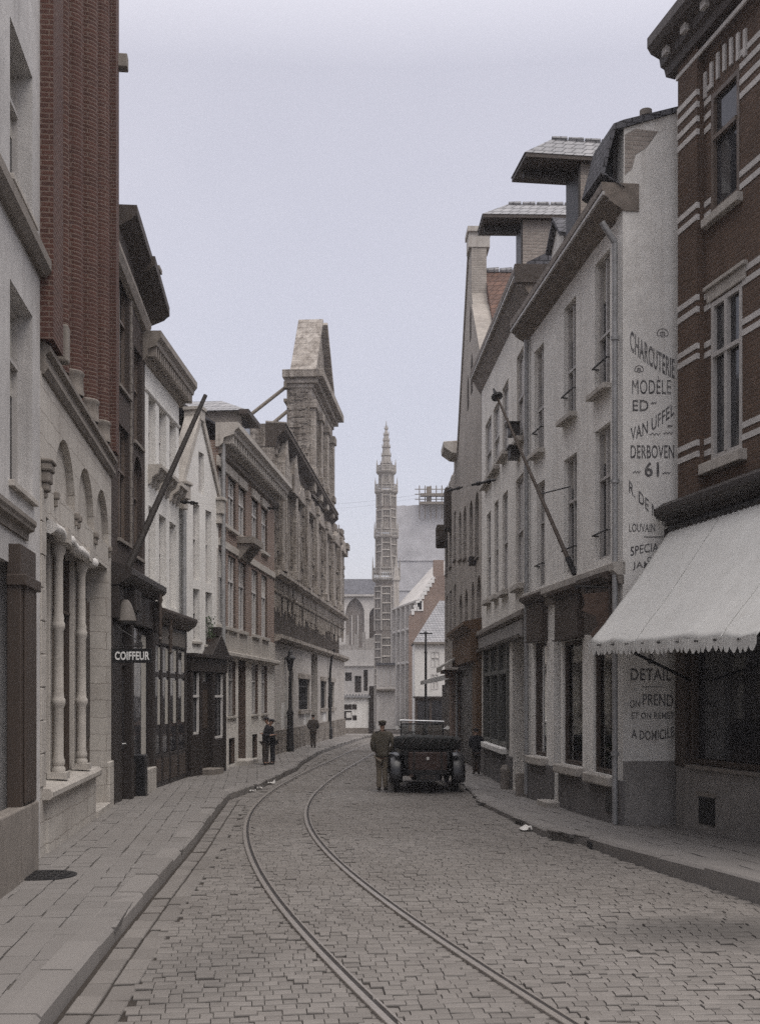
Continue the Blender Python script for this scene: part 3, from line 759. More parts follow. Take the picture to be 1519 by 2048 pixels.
for i in range(30):
    zq = 5.1 + i * .175; m.box(h.u(261) - .05, h.u(261) + (.07 if i % 2 else .03), -.03, .01, zq, zq + .165)
m.build('quoin', 'stone_dk', h.root)
# shopfront
sf = MB()
sf.box(.02, L, -.22, .0, 3.55, 4.15); 
sf.box(.02, .9, -.1, .0, .13, 3.55); sf.box(1.25, 1.45, -.22, .0, .13, 3.55); sf.box(L - .2, L, -.22, .0, .13, 3.55)
sf.box(1.45, L - .2, -.16, .0, .13, .8); sf.box(.9, 1.25, -.1, .0, 2.7, 2.8)
sfo = sf.build('shopfront', 'wood_dk', h.root, bevel=.012)
MB().box(1.46, L - .21, -.08, -.06, .82, 3.5).build('pane', 'glass', sfo)
MB().box(2.9, 3.4, -.088, -.082, .9, 3.4).build('curtain_or_reflection', 'blind', sfo)  # pale strip painting the pane's reflection as much as curtains
MB().box(.91, 1.24, -.05, -.03, 2.82, 3.5).build('pane', 'glass', sfo)
dr = MB(); dr.box(.91, 1.24, -.06, -.01, .2, 2.68); dd = dr.build('door', 'wood_dk', h.root)
MB().box(1.0, 1.15, -.075, -.062, 1.1, 2.5).build('pane', 'glass', dd); MB().tube((1.12, -.13, 1.2), (1.12, -.06, 1.2), .025).build('handle', 'chrome', dd)
m = MB(); m.profile([(.0, 4.15), (-.2, 4.17), (-.42, 4.3), (-.46, 4.36), (-.46, 4.46), (-.4, 4.5), (.0, 4.62)], .0, L + .03); m.build('shop_cornice', 'wood_dk', h.root)
m = MB()   # carved end consoles
for q in (1.0, 1.35, L - .1):
    m.cut(); m.box(q - .09, q + .09, -.36, -.2, 3.75, 4.16); m.box(q - .07, q + .07, -.3, -.2, 3.5, 3.75)
m.build_each('console', 'wood_dk', h.root, bevel=.03)
for q in (L - .55, ):
    m = MB(); m.lathe([(.01, 3.28), (.045, 3.33), (.02, 3.38), (.05, 3.46), (.03, 3.53), (.055, 3.62), (.03, 3.7), (.06, 3.8), (.035, 3.88), (.05, 3.98), (.03, 4.06), (.06, 4.15), (.03, 4.28)], q, -.42, 12); m.build('turned_pendant', 'wood_br', h.root, smooth=True)
MB().box(1.95, 2.25, -.34, .0, .0, .95).build('pillar_base', 'black', h.root, bevel=.02)
MB().box(2.27, L - .05, -.26, .0, .0, .62).build('plinth', 'stone', h.root, bevel=.02)
# hanging glass lamp shade in front of the shop
px, py = 251, 1224; Yl = 21.3
sh = empty('shop_lamp', (xat(px, Yl), Yl, zat(1245, Yl)), 0, 'dull white glass lamp shade hanging above the hairdresser sign', 'lamp')
m = MB(); m.lathe([(.17, 0), (.2, .03), (.16, .2), (.1, .36), (.05, .42)], 0, 0, 16); m.build('lamp_shade', 'wood_grey', sh, smooth=True)
m = MB(); m.path([(0, 0, .42), (0, 0, .62), (-.3, .1, .7), (-.55, .1, .66)], .018); m.lathe([(.205, -.03), (.205, .0), (.17, .005)], 0, 0, 16); m.build('lamp_bracket', 'iron', sh)

# --- C: white house with modillion cornice
h = House('white_house', 'limewashed white house with brown bracketed cornice and two rows of tall windows', 'house', (-5.06, 24.75), (-4.95, 28.3))
L = h.L
ups = [(297, 311), (318, 332), (339, 352)]
for i, (pl, pr) in enumerate(ups):
    a, b_, c_, e_ = h.rect(pl, pr, [788, 813, 838][i], [948, 962, 978][i], pl)
    h.win(max(a, .06), b_, c_, e_, d=.22, cols=2, trans=(.6,), frame='frame_w', sill=None, shut='shutter')
    a, b_, c_, e_ = h.rect(pl, pr, [1010, 1027, 1042][i], [1210, 1212, 1214][i], pl)
    h.win(max(a, .06), b_, c_, e_, d=.22, cols=2, trans=(.6,), frame='frame_w', sill=None, shut='shutter')
h.wall('white', 0, L - .003, 0, 9.3, 8)
cornice(h, 'cornice', 'eave_lt', -.25, L + .28, 9.92, .40, .62, mod=.2)
course(h, 'string_course', 'white', 0, L, 8.72, 8.8, .04)
pitched(h, 'roof', 'slate', -.1, L + .1, 9.9, 12.4, .0, 4)
m = MB(); m.box(L - .45, L - .02, .05, .5, 9.9, 10.2); m.build('chimney_foot', 'brick_e', h.root)
m = MB()   # scalloped window box brackets
zc = h.z(960, h.u(325))
for (pl, pr) in ups:
    a, b_ = max(h.u(pl), .06), h.u(pr); m.cut()
    m.box(a - .04, b_ + .04, -.3, .0, zc + .0, zc + .08)
    for q in (a, (a + b_) / 2, b_): 
        m.profile([(.0, zc), (-.26, zc), (-.22, zc - .12), (-.1, zc - .2), (-.06, zc - .34), (.0, zc - .36)], q - .06, q + .06)
m.build_each('balcony_bracket', 'stone', h.root)
sf = MB()
sf.box(.02, L, -.2, .0, 3.25, 3.7)
for q in (.05, .75, 1.55, 2.45, L - .15): sf.box(q - .06, q + .1, -.2, .0, .13, 3.25)
sf.box(.02, L, -.2, .0, .13, .85); sf.box(.02, L, -.18, -.02, 2.55, 2.66)
sfo = sf.build('shopfront', 'wood_dk', h.root, bevel=.012)
for a, b_ in ((.16, .68), (.86, 1.48), (1.66, 2.38), (2.56, L - .22)):
    MB().box(a, b_, -.17, -.15, .87, 3.23).build('pane', 'glass', sfo)
    MB().box(a + .04, b_ - .04, -.215, -.2, .25, .75).build('panel', 'wood_br', sfo, bevel=.01)
    MB().box(a + (b_ - a) * .55, b_ - .03, -.178, -.172, 1.5, 2.5).build('curtain_or_reflection', 'blind', sfo); MB().box(a + (b_ - a) * .6, b_ - .02, -.178, -.172, 2.7, 3.2).build('curtain_or_reflection', 'blind', sfo)  # pale strips paint reflections in the panes, partly as curtains
m = MB(); m.profile([(.0, 3.7), (-.22, 3.72), (-.4, 3.86), (-.44, 3.96), (-.44, 4.02), (.0, 4.14)], -.0, L + .12); m.build('shop_cornice', 'wood_br', h.root)
MB().box(.6, L - .4, -.23, -.2, 3.3, 3.62).build('sign_board', 'wood_grey', h.root)
m = MB(); m.lathe([(.01, 3.05), (.045, 3.1), (.02, 3.16), (.05, 3.25), (.03, 3.33), (.055, 3.42), (.03, 3.5), (.055, 3.6), (.03, 3.7), (.06, 3.8)], .72, -.4, 12); m.build('turned_pendant', 'wood_br', h.root, smooth=True)

# --- D: narrow gabled white house
h = House('gabled_house', 'narrow white house with a steep pointed gable and tiny windows', 'house', (-4.88, 28.5), (-4.33, 30.8))
L = h.L
for (pl, pr, yt, yb) in ((386, 399, 1008, 1160), (411, 423, 1022, 1168), (386, 399, 1178, 1283), (411, 424, 1185, 1290)):
    a, b_, c_, e_ = h.rect(pl, pr, yt, yb, (pl + pr) / 2)
    low = yt > 1100
    h.win(a, b_, c_, e_, d=.2, cols=1, trans=(.55,), fw=.045, frame='frame_w', sill='stone' if low else None, shut=None if low else 'shutter', opening=True)
a, b_, c_, e_ = h.rect(397, 408, 905, 990, 402); h.win(a, b_, c_, e_, d=.16, cols=1, trans=(), frame='frame_w', sill=None, shut='shutter')
zs = 7.35; za = h.z(838, h.u(400)); ua = h.u(400)
gops = [o for o in h.ops if o[3] > zs]; ops = h.ops
h.wall('white2', 0, L - .003, 0, zs, 6.0, ops=[o for o in ops if o[3] <= zs])
g_ = MB(); o5 = ops[-1]
# gable around its little window
g_.prism([(0, zs), (o5[0], zs), (o5[0], za - (za - zs) * abs(ua - o5[0]) / ua * 1.0)], 0, .3)
g_.prism([(o5[1], zs), (L, zs), (o5[1], zs + (za - zs) * (L - o5[1]) / (L - ua))], 0, .3)
g_.prism([(o5[0], o5[3]), (o5[1], o5[3]), (o5[1], zs + (za - zs) * (L - o5[1]) / (L - ua)), (ua, za), (o5[0], za - (za - zs) * abs(ua - o5[0]) / ua)], 0, .3)
if o5[2] > zs: g_.box(o5[0], o5[1], 0, .3, zs, o5[2])
g_.build('gable', 'white2', h.root)
cp = MB()
for (a0, z0, a1, z1) in ((-.05, zs, ua, za), (L + .05, zs, ua, za)):
    n = 1
    dx, dz = a1 - a0, z1 - z0; l = math.hypot(dx, dz); nx, nz = (-dz / l, dx / l); s_ = 1 if nx * (a0 - ua) > 0 else -1
    w = .16; cp.prism([(a0, z0), (a1, z1), (a1 + nx * s_ * w * .3, z1 + .22), (a0 + nx * s_ * w, z0 + nz * s_ * w)], -.06, .36)
cp.box(ua - .14, ua + .14, -.08, .38, za - .05, za + .22); cp.box(ua - .18, ua + .18, -.11, .4, za + .22, za + .3)
cp.build('coping', 'stone', h.root)
m = MB()
for q in (-.02, L + .0): m.cut(); m.box(q - .16, q + .14, -.16, .3, zs - .35, zs); m.box(q - .2, q + .18, -.2, .3, zs, zs + .09); m.box(q - .12, q + .1, -.1, .3, zs - .6, zs - .35)
m.build_each('kneeler', 'stone', h.root, bevel=.02)
MB().tube((-.09, -.07, .3), (-.09, -.07, 6.7), .055).build('drainpipe', 'zinc', h.root)
m = MB(); m.profile([(.5, 6.9), (3.6, 10.7), (6.4, 7.4), (6.4, 6.8), (.5, 6.8)], -.35, L + .2); m.build('roof', 'tile_red', h.root)
MB().box(-.2, .5, 2.6, 3.2, 9.6, 11.05).build('chimney', 'brick_e', h.root)
df = MB()   # dark doorway between two narrow lights
df.box(-.02, L + .05, -.24, .0, 2.75, 3.1); df.box(-.06, L + .2, -.34, .0, 3.1, 3.2)
df.prism([(L * .5, 3.2), (L + .1, 3.2), (L * .78, 3.75)], -.3, .0)
df.box(L * .78 - .1, L * .78 + .1, -.26, -.04, 3.7, 3.95)
for q in (.0, .62, 1.45, L - .1): df.box(q, q + .12, -.22, .0, .1, 2.75)
df.box(.1, .62, -.2, .0, .1, 1.15); df.box(1.57, L - .1, -.2, .0, .1, 1.0)
dfo = df.build('doorcase', 'wood_dk', h.root, bevel=.012)
for a, b_, z0 in ((.14, .6, 1.17), (1.6, L - .12, 1.02)):
    w = MB()
    for q in (a, b_ - .05): w.box(q, q + .05, -.17, -.12, z0, 2.72)
    w.box(a, b_, -.18, -.12, 2.1, 2.16); w.box(a, b_, -.17, -.12, z0, z0 + .06)
    wo = w.build('window', 'frame_w', h.root); MB().box(a, b_, -.1, -.09, z0, 2.73).build('pane', 'glass', wo)
d_ = MB(); d_.box(.75, 1.44, -.1, -.04, .12, 2.5); d_ = d_.build('door', 'wood_dk', h.root)
MB().box(.88, 1.3, -.115, -.1, 1.3, 2.3).build('panel', 'wood_br', d_); MB().tube((.84, -.17, 1.2), (.84, -.1, 1.2), .022).build('handle', 'chrome', d_)
MB().box(.7, 1.48, -.5, -.0, .05, .28).build('door_step', 'stone_dk', h.root, bevel=.015)
# pot plant in the lower right window
a, b_, c_, e_ = h.rect(411, 424, 1185, 1290, 417); pw = h.world((a + b_) / 2, -.02, c_ + .002)
pt = empty('potted_plant', pw, 0, 'small green potted plant on the window sill of the narrow gabled house', 'plant')
MB().lathe([(.06, 0), (.085, .16), (.095, .17), (.07, .17)], 0, 0, 12).build('pot', 'rust', pt)
m = MB(); r = random.Random(4)
for i in range(90):
    z = r.uniform(.18, .75); q = r.uniform(0, 6.28); d = r.uniform(.02, .16)
    c = Vector((d * math.cos(q), d * math.sin(q), z)); a1 = Vector((r.gauss(0, 1), r.gauss(0, 1), r.gauss(0, 1))).normalized() * .045; a2 = a1.orthogonal().normalized() * .02
    m.quad(c - a1, c + a2, c + a1, c - a2)
for i in range(5): m.tube((0, 0, .16), (r.uniform(-.08, .08), r.uniform(-.08, .08), .6), .006, .004, 5)
m.build('leaves', 'plant', pt)

# --- E: brown brick house with stone bands
h = House('brown_brick_house', 'brown brick house with white sash windows, pale bands and heavy white-edged cornice', 'house', (-4.33, 30.8), (-3.64, 39.5))
L = h.L
cols = [443.5, 463.5, 484, 509.5, 528.5]
bandz = (h.z(1257, h.u(440)), h.z(1302, h.u(440)))
z2 = [(h.z(938, h.u(440)), h.z(1043, h.u(440)))][0]; z1_ = (h.z(1100, h.u(440)), h.z(1250, h.u(440)))
z0_ = (h.z(1322, h.u(463)), h.z(1432, h.u(463)))
cu = [h.u(p) for p in cols]; hw = .52
for i, uc in enumerate(cu):
    for (zt, zb) in (z2, z1_):
        w_ = hw
        h.win(uc - w_, uc + w_, zb, zt, d=.16, cols=2, trans=(.66,), fw=.07, frame='frame_w', sill='stone', sp=.1, sh=.1, blind=.0 if i % 2 else .35)
for i in (0, 1, 3, 4):
    h.win(cu[i] - hw, cu[i] + hw, z0_[1], z0_[0], d=.18, cols=2, trans=(.66,), fw=.07, frame='frame_g' if i < 2 else 'frame_w', sill='stone')
    h.win(cu[i] - .4, cu[i] + .4, .22, .95, d=.2, cols=1, trans=(), frame='wood_dk', glass='glass', sill=None)
h.open(cu[2] - .55, cu[2] + .55, .13, 3.55, .3)
h.wall('brick_e', 0, L - .003, bandz[1], 9.0, 8, name='brick_wall')
# ground floor render is its own wall
h.wall('render_b', 0, L - .003, 0, bandz[1] - .003, 8, name='ground_floor_wall')
MB().box(-.01, L, -.03, .01, bandz[1], bandz[0]).build('stone_band', 'stone', h.root)
course(h, 'ledge', 'stone', -.05, L + .05, bandz[1] - .16, bandz[1] - .004, .22)
m = MB()
for (za, zb) in ((z1_[0] + .1, z1_[0] + .3),): m.box(0, L, -.05, .01, za, zb)
for i, uc in enumerate(cu): m.cut(); m.box(uc - hw - .12, uc + hw + .12, -.06, .01, z2[0] + .02, z2[0] + .28)
m.build_each('lintel', 'stone', h.root, bevel=.01)
m = MB(); m.box(cu[2] - .7, cu[2] + .7, -.09, .01, z2[0] + .45, z2[0] + .95); m.box(cu[2] - .8, cu[2] + .8, -.2, .01, z2[0] + .95, z2[0] + 1.05); m.build('blank_panel', 'ruin_dk', h.root)
m = MB(); m.box(cu[2] - .75, cu[2] + .75, -.5, .01, z2[1] - .28, z2[1] - .1)
for q in (-.6, .6): m.profile([(.0, z2[1] - .28), (-.42, z2[1] - .28), (-.1, z2[1] - .7), (.0, z2[1] - .75)], cu[2] + q - .08, cu[2] + q + .08)
m.build('balcony_slab', 'stone_dk', h.root)
cornice(h, 'cornice', 'stone', -.1, L + .35, 9.45, .56, .64, mod=.34)
m = MB(); m.profile([(.01, 8.62), (-.1, 8.66), (-.1, 8.8), (.01, 8.86)], 0, L); m.build('architrave', 'stone_dk', h.root)
MB().tube((.06, -.12, .4), (.06, -.12, 9.2), .06).build('drainpipe', 'zinc', h.root)
pitched(h, 'roof', 'slate', 0, L, 9.42, 12.0, .0, 4.2)
d_ = MB(); d_.box(cu[2] - .55, cu[2] + .55, .22, .3, .25, 2.55); d_ = d_.build('door', 'wood_br', h.root)
MB().box(cu[2] - .35, cu[2] + .35, .2, .22, .5, 2.3).build('panel', 'rust', d_); MB().tube((cu[2] - .42, .15, 1.25), (cu[2] - .42, .22, 1.25), .025).build('handle', 'chrome', d_)
h.win(cu[2] - .55, cu[2] + .55, 2.6, 3.54, d=.3, cols=1, trans=(), frame='frame_g', sill=None, opening=False, name='fanlight')
MB().box(cu[2] - .75, cu[2] + .75, -.35, .28, .0, .27).build('door_step', 'stone', h.root, bevel=.02)
# cross dormer with hipped slates
ua, ub = h.u(483), h.u(497) + .1
m = MB(); m.box(ua, ub + .3, .02, 2.1, 9.4, 10.55); dm = m.build('dormer', 'stone_dk', h.root)
MB().box(ua + .2, ub + .1, -.0, .03, 9.55, 10.4).build('dormer_window', 'glass', dm)
m = MB(); a0, a1, b0, b1 = ua - .15, ub + .45, -.2, 2.3
m.add([(a0, b0, 10.55), (a1, b0, 10.55), (a1, b1, 10.55), (a0, b1, 10.55), ((a0 + a1) / 2, .75, 11.05), ((a0 + a1) / 2, 1.9, 11.05)], [(0, 1, 4), (1, 2, 5, 4), (2, 3, 5), (3, 0, 4, 5), (0, 3, 2, 1)])
m.build('dormer_roof', 'slate_lt', dm)
MB().box(ua - .2, ub + .5, -.25, .05, 10.42, 10.56).build('dormer_eave', 'eave', dm)
# --- F: burnt-out hall with the free-standing baroque gable
h = House('burnt_hall', 'burnt-out stone hall with dark arcade band and lone pedimented gable rising roofless', 'ruin', (-3.64, 39.5), (-1.95, 62.3))
L = h.L; U = lambda Y: (Y - 39.5) * 1.0027
r = random.Random(21)
ops = []
for (pl, pr) in ((597, 619), (641, 652), (657, 668)):
    a, b_ = h.u(pl), h.u(pr); ops.append((a, b_, 1.6, 2.85, .3, None))
db = (h.u(622), h.u(635)); ops.append((db[0], db[1], .1, 4.0, .5, None))
d2 = (h.u(577), h.u(587)); ops.append((d2[0], d2[1], .1, 3.3, .4, 'round'))
h.wall('ruin_base', 0, L, 0, 4.15, 2.6, ops=ops, name='ground_floor_wall')
for o in ops[:3]:
    w = MB(); n = 7
    for i in range(n): q = o[0] + (o[1] - o[0]) * (i + .5) / n; w.tube((q, .1, o[2]), (q, .1, o[3]), .03, n=6)
    for zz in (o[2] + .35, o[3] - .3): w.box(o[0], o[1], .08, .12, zz - .02, zz + .02)
    wo = w.build('window_grille', 'iron', h.root)
    MB().box(o[0] - .01, o[1] + .01, .28, .3, o[2], o[3]).build('pane', 'glass', wo)
    m = MB(); m.box(o[0] - .12, o[1] + .12, -.1, .05, o[2] - .16, o[2] - .003); m.box(o[0] - .14, o[1] + .14, -.06, .02, o[3] + .003, o[3] + .2); m.build('window_surround', 'ruin_lt', h.root)
for o, nm in ((ops[3], 'wood_dk'), (ops[4], 'wood_br')):
    d_ = MB().box(o[0], o[1], o[4] - .06, o[4] - .01, .1, o[3]).build('door', nm, h.root)
    MB().tube((o[0] + .2, o[4] - .14, 1.2), (o[0] + .2, o[4] - .06, 1.2), .03).build('handle', 'iron', d_)
MB().box(-.02, L, -.08, .02, .0, .95).build('plinth', 'ruin', h.root)
for i, (px, pw, za, zb) in enumerate([(552, .8, 1.2, 2.3), (562, .7, .9, 1.9), (569, .6, 1.4, 2.6), (607, .6, .98, 1.5), (612, 1.0, .98, 1.45), (645, 1.1, .98, 1.5), (655, .9, .98, 1.45)]):
    u = h.u(px); MB().box(u, u + pw, -.012, .0, za, zb).build('bill_poster', 'paper' if i % 2 else 'blind', h.root)
# arcade band
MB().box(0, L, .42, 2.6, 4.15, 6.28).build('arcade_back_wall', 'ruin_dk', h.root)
m = MB(); st = .34; n = int(L / st)
for i in range(n):
    u = .1 + i * st
    if r.random() < .06: continue
    zb = r.uniform(4.85, 5.35); m.cut()
    m.tube((u, .02, zb), (u, .02, 5.75), .035, .035, 7)
    m.box(u - .07, u + .07, -.06, .12, 5.75, 5.85)
    m.prism([(u - .07, 5.85), (u + .07, 5.85), (u + .12, 6.0), (u + .17, 6.28), (u - .17, 6.28), (u - .12, 6.0)], -.02, .3)
m.build_each('arcade_colonnette', 'ruin_lt', h.root)
m = MB()
for i in range(int(L / .22)):
    u = .05 + i * .22 + r.uniform(-.03, .03); m.box(u, u + r.uniform(.1, .18), .25, .42, 4.2, r.uniform(5.2, 5.75))
m.build('arcade_boarding', 'ruin_board', h.root)
def ledge(z0, z1, pr, name):
    m = MB(); u = 0
    while u < L:
        w = r.uniform(.8, 1.6); d = r.uniform(-.015, .015)
        m.profile([(.06, z0), (-pr * .4, z0 + .02), (-pr + d, z0 + (z1 - z0) * .45), (-pr + d, z1 - .03), (.06, z1)], u, min(L + .1, u + w - .01)); u += w
    m.build(name, 'ruin_lt', h.root)
ledge(4.02, 4.3, .28, 'ledge'); ledge(6.24, 6.5, .24, 'ledge')
m = MB()   # stubs of a lost balustrade on the ledge
for i in range(26):
    u = r.uniform(.2, L - .3); w = r.uniform(.15, .6); m.box(u, u + w, -.12, .1, 6.5, 6.5 + r.uniform(.1, .34))
m.build('broken_parapet', 'ruin_lt', h.root, bevel=.03)
# upper storey
ut = U(55.9)
ops = []
bay = 3.1
for i in range(7):
    u = 1.2 + i * bay
    ops.append((u + .35, u + 1.05, 6.9, 9.6, .35, 'round')); ops.append((u + 1.35, u + 2.05, 6.9, 9.6, .35, 'round'))
ops = [o for o in ops if o[1] < L - .3]
def up(mb):
    for i in range(900):
        u = r.uniform(0.05, L - .5); z = r.uniform(6.5, 10.9)
        if any(o[0] - .3 < u < o[1] + .1 and o[2] - .3 < z < o[3] for o in ops): continue
        w, hh = r.uniform(.12, .5), r.uniform(.1, .32); mb.box(u, u + w, -r.uniform(.01, .09), .02, z, z + hh)
h.wall('ruin', 0, L, 6.28, 10.75, 2.6, ops=ops, name='upper_wall', extra=up)
for o in ops:
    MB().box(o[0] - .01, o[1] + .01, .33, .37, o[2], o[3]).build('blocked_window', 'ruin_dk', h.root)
m = MB()
for i in range(8):
    u = .75 + i * bay
    if u + .5 > L: break
    zt = r.uniform(9.9, 10.5); m.cut(); m.box(u, u + .5, -.2, .01, 6.5, zt); m.box(u - .08, u + .58, -.28, .01, 6.5, 6.85); m.box(u - .06, u + .56, -.27, .01, zt - .35, zt)
    m.box(u + 1.12 + .46, u + 1.42 + .5, -.07, .01, 6.6, 9.4)
m.build_each('pilaster', 'ruin_lt', h.root, bevel=.03)
for i in range(7):
    u = 1.2 + i * bay + 1.2
    if u + 1 > L: break
    m = MB(); m.prism([(u - 1.0, 9.7), (u + 1.0, 9.7), (u + .9, 9.85), (u + .3, 10.35), (u, 10.2), (u - .3, 10.35), (u - .9, 9.85)], -.22, .01); m.build('window_pediment', 'ruin_lt', h.root, bevel=.03)
# eave stone, broken past the gable
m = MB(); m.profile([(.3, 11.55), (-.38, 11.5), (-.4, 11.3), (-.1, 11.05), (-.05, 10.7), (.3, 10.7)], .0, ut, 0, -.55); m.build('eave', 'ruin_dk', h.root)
m = MB(); m.profile([(.3, 11.62), (-.42, 11.56), (-.42, 11.51), (.3, 11.56)], .0, ut, 0, -.55); m.build('gutter_stone', 'ruin_lt', h.root)
m = MB(); u = ut
while u < L - .1:
    w = r.uniform(.3, .8); m.box(u, min(u + w, L), -.05, .9, 10.7, r.uniform(10.75, 11.0) - .03 * (u - ut)); u += w
m.box(L - .9, L + .12, -.3, .5, 10.05, 10.35); m.box(L - .6, L + .05, -.2, .5, 9.7, 10.05)
m.build('broken_wall_top', 'ruin', h.root, bevel=.04)
# party wall rising above the neighbour's roof
m = MB(); m.prism([(0, 10.7), (1.2, 10.7), (1.2, 11.5), (0, 11.52)], .3, 2.6); m.build('party_wall', 'ruin', h.root)
# small gabled dormers standing on the near part of the wall
for u in (1.1, 3.3):
    m = MB(); m.prism([(u - .6, 9.6), (u + .6, 9.6), (u + .6, 10.3), (u + .35, 10.6), (u, 11.25), (u - .35, 10.6), (u - .6, 10.3)], -.3, .0)
    m.build('dormer_gable', 'ruin_lt', h.root, bevel=.03)
# the free-standing gable
a, b_ = U(47.4), U(54.8); zb, zt, zp = 10.6, 15.45, 18.75; c = (a + b_) / 2
gops = []
for i in range(3):
    q = a + .95 + i * (b_ - a - .9) / 3; gops.append((q, q + 1.25, 12.0, 14.1, .45, 'round'))
gm = MB()
def rub(mb):
    for i in range(150):
        u, z = r.uniform(a, b_ - .5), r.uniform(zb, zt)
        if any(o[0] - .4 < u < o[1] and o[2] - .3 < z < o[3] for o in gops): continue
        mb.box(u, u + r.uniform(.1, .4), -.15 - r.uniform(.01, .06), -.1, z, z + r.uniform(.1, .3))
    for i in range(90):   # toothed flank facing down the street
        z = zb + (zt - zb) * i / 90; mb.box(a - r.uniform(.01, .07), a + .02, r.uniform(-.1, .3), r.uniform(.4, .78), z, z + .05 + r.random() * .12)
h.wall('ruin', a, b_, zb, zt, .95, ops=gops, name='gable_wall', y=-.15, extra=rub)
for o in gops: MB().box(o[0], o[1], .28, .31, o[2], o[3]).build('niche_back', 'ruin_dk', h.root)
m = MB()
for i in range(4):
    q = a + .1 + i * (b_ - a - .75) / 3; m.cut()
    m.box(q, q + .55, -.36, -.14, zb, zt - 1.05); m.box(q - .08, q + .63, -.44, -.14, zt - 1.4, zt - 1.05); m.box(q - .06, q + .61, -.42, -.14, 11.3, 11.6)
m.cut(); m.box(a, b_, -.24, -.14, zt - 1.05, zt - .45)
m.build_each('gable_pilaster', 'ruin_lt', h.root, bevel=.03)
m = MB(); m.box(a - .3, b_ + .3, -.75, .95, zt - .2, zt + .12); m.box(a - .18, b_ + .18, -.5, .88, zt - .42, zt - .2); m.box(a - .08, b_ + .08, -.3, .84, zt - .6, zt - .42)
m.build('gable_cornice', 'ruin_lt', h.root, bevel=.02)
m = MB(); zz = zt + .12
m.prism([(a + 1.0, zz), (b_ - .1, zz), (c + .6, zp - .4), (c + .3, zp), (c - .3, zp - .05), (a + 1.1, zz + .5)], -.1, .75)
m.build('pediment', 'ruin', h.root)
m = MB()
def bar(p, q, t, y0, y1):
    dx, dz = q[0] - p[0], q[1] - p[1]; l = math.hypot(dx, dz); nx, nz = -dz / l * t, dx / l * t
    m.prism([p, q, (q[0] + nx, q[1] + nz), (p[0] + nx, p[1] + nz)], y0, y1)
bar((b_ + .1, zz), (c + .3, zp), -.2, -.4, .8); bar((a + .8, zz), (c - .3, zp - .05), .14, -.3, .8)
m.build('raking_cornice', 'ruin_lt', h.root, bevel=.02)
m = MB()
for (za, yb_, zb_) in ((15.0, 2.75, 13.35), (13.95, 1.9, 12.9), (13.4, 1.6, 12.6)): m.cut(); m.tube((a + .1, .78, za), (a - .3, yb_, zb_), .075, n=8)
m.cut(); m.box(a - .2, a + .2, .78, .9, 14.85, 15.1); m.box(a - .1, a + 1.5, .8, .92, 14.3, 14.42); m.build_each('timber_brace', 'timber', h.root)

# ------------------------------------------------------------------ right row
# --- R2a: pale house with the painted side wall
P0, P1 = (3.0, 23.2), (3.71, 17.6)
h = House('lettered_house', 'pale rendered three-storey house with black lettering down its bare side wall and deep brown eave', 'house', P0, P1)
L = h.L; R2 = h
ups = [(1189, 1219, 495, 766), (1127, 1151, 590, 823), (1068, 1087, 683, 896)]
los = [(1189, 1220, 842, 1112), (1127, 1153, 903, 1140), (1073, 1089, 958, 1170)]
for (pl, pr, yt, yb) in ups: 
    a, b_, c_, e_ = h.rect(pl, pr, yt, yb, pr); h.win(a, b_, c_, e_, d=.17, cols=2, trans=(.42,), frame='frame_g', sill='stone', rail=True, sp=.14, sh=.09, blind=.3)
for (pl, pr, yt, yb) in los: 
    a, b_, c_, e_ = h.rect(pl, pr, yt, yb, pr); h.win(a, b_, c_, e_, d=.17, cols=2, trans=(.62,), frame='frame_g', sill=None, rail=True, blind=.25)
# shop windows, display behind clear glass
def shopwin(h, a, b_, z0, z1, seed):
    h.open(a, b_, z0, z1, .7)
    w = MB(); fw = .07
    for q in (a, b_ - fw): w.box(q + .003, q + fw - .003, .04, .16, z0 + .003, z1 - .003)
    w.box(a + fw, b_ - fw, .04, .16, z0 + .003, z0 + .08); w.box(a + fw, b_ - fw, .04, .16, z1 - .08, z1 - .003)
    wo = w.build('shop_window', 'wood_br', h.root, bevel=.01)
    MB().quad((a + fw, .1, z0 + .08), (b_ - fw, .1, z0 + .08), (b_ - fw, .1, z1 - .08), (a + fw, .1, z1 - .08)).build('pane', 'shop_glass', wo)
    MB().box(a + .01, b_ - .01, .66, .69, z0, z1).build('display_back', 'wood_grey', wo)
    cu_ = MB(); n = 26; zc = z0 + (z1 - z0) * .42
    for i in range(n):
        t0, t1 = a + .07 + (b_ - a - .14) * i / n, a + .07 + (b_ - a - .14) * (i + 1) / n
        y0, y1 = .15 + .018 * math.sin(i * 1.9), .15 + .018 * math.sin((i + 1) * 1.9)
        cu_.quad((t0, y0, zc), (t1, y1, zc), (t1, y1, z1 - .1), (t0, y0, z1 - .1))
    cu_.build('curtain_or_reflection', 'blind', wo, smooth=True)  # pale sheet: part drapery, part painted reflection of sky and opposite fronts
    rr = random.Random(seed); g1, g2 = MB(), MB()
    for i in range(170):
        u, y, z = rr.uniform(a + .12, b_ - .12), rr.uniform(.13, .4), z0 + .1 + abs(rr.gauss(0, .42))
        if z > zc + .1: continue
        t = Vector((rr.gauss(0, 1), rr.gauss(0, 1), rr.gauss(0, 1))).normalized() * rr.uniform(.03, .09); s_ = t.orthogonal().normalized() * rr.uniform(.02, .05); c = Vector((u, y, z))
        (g1 if rr.random() < .8 else g2).quad(c - t, c + s_, c + t, c - s_)
    for i in range(5):
        u = a + .2 + (b_ - a - .4) * i / 4; g1.lathe([(.06, z0 + .08), (.09, z0 + .25), (.07, z0 + .28)], u, .25 + .1 * (i % 2), 10)
    g1.build('display_goods', 'plant', wo); g2.build('display_flowers', 'flower', wo)
    MB().box(a - .12, b_ + .12, -.16, .05, z0 - .16, z0 - .004).build('sill', 'stone', wo, bevel=.02)
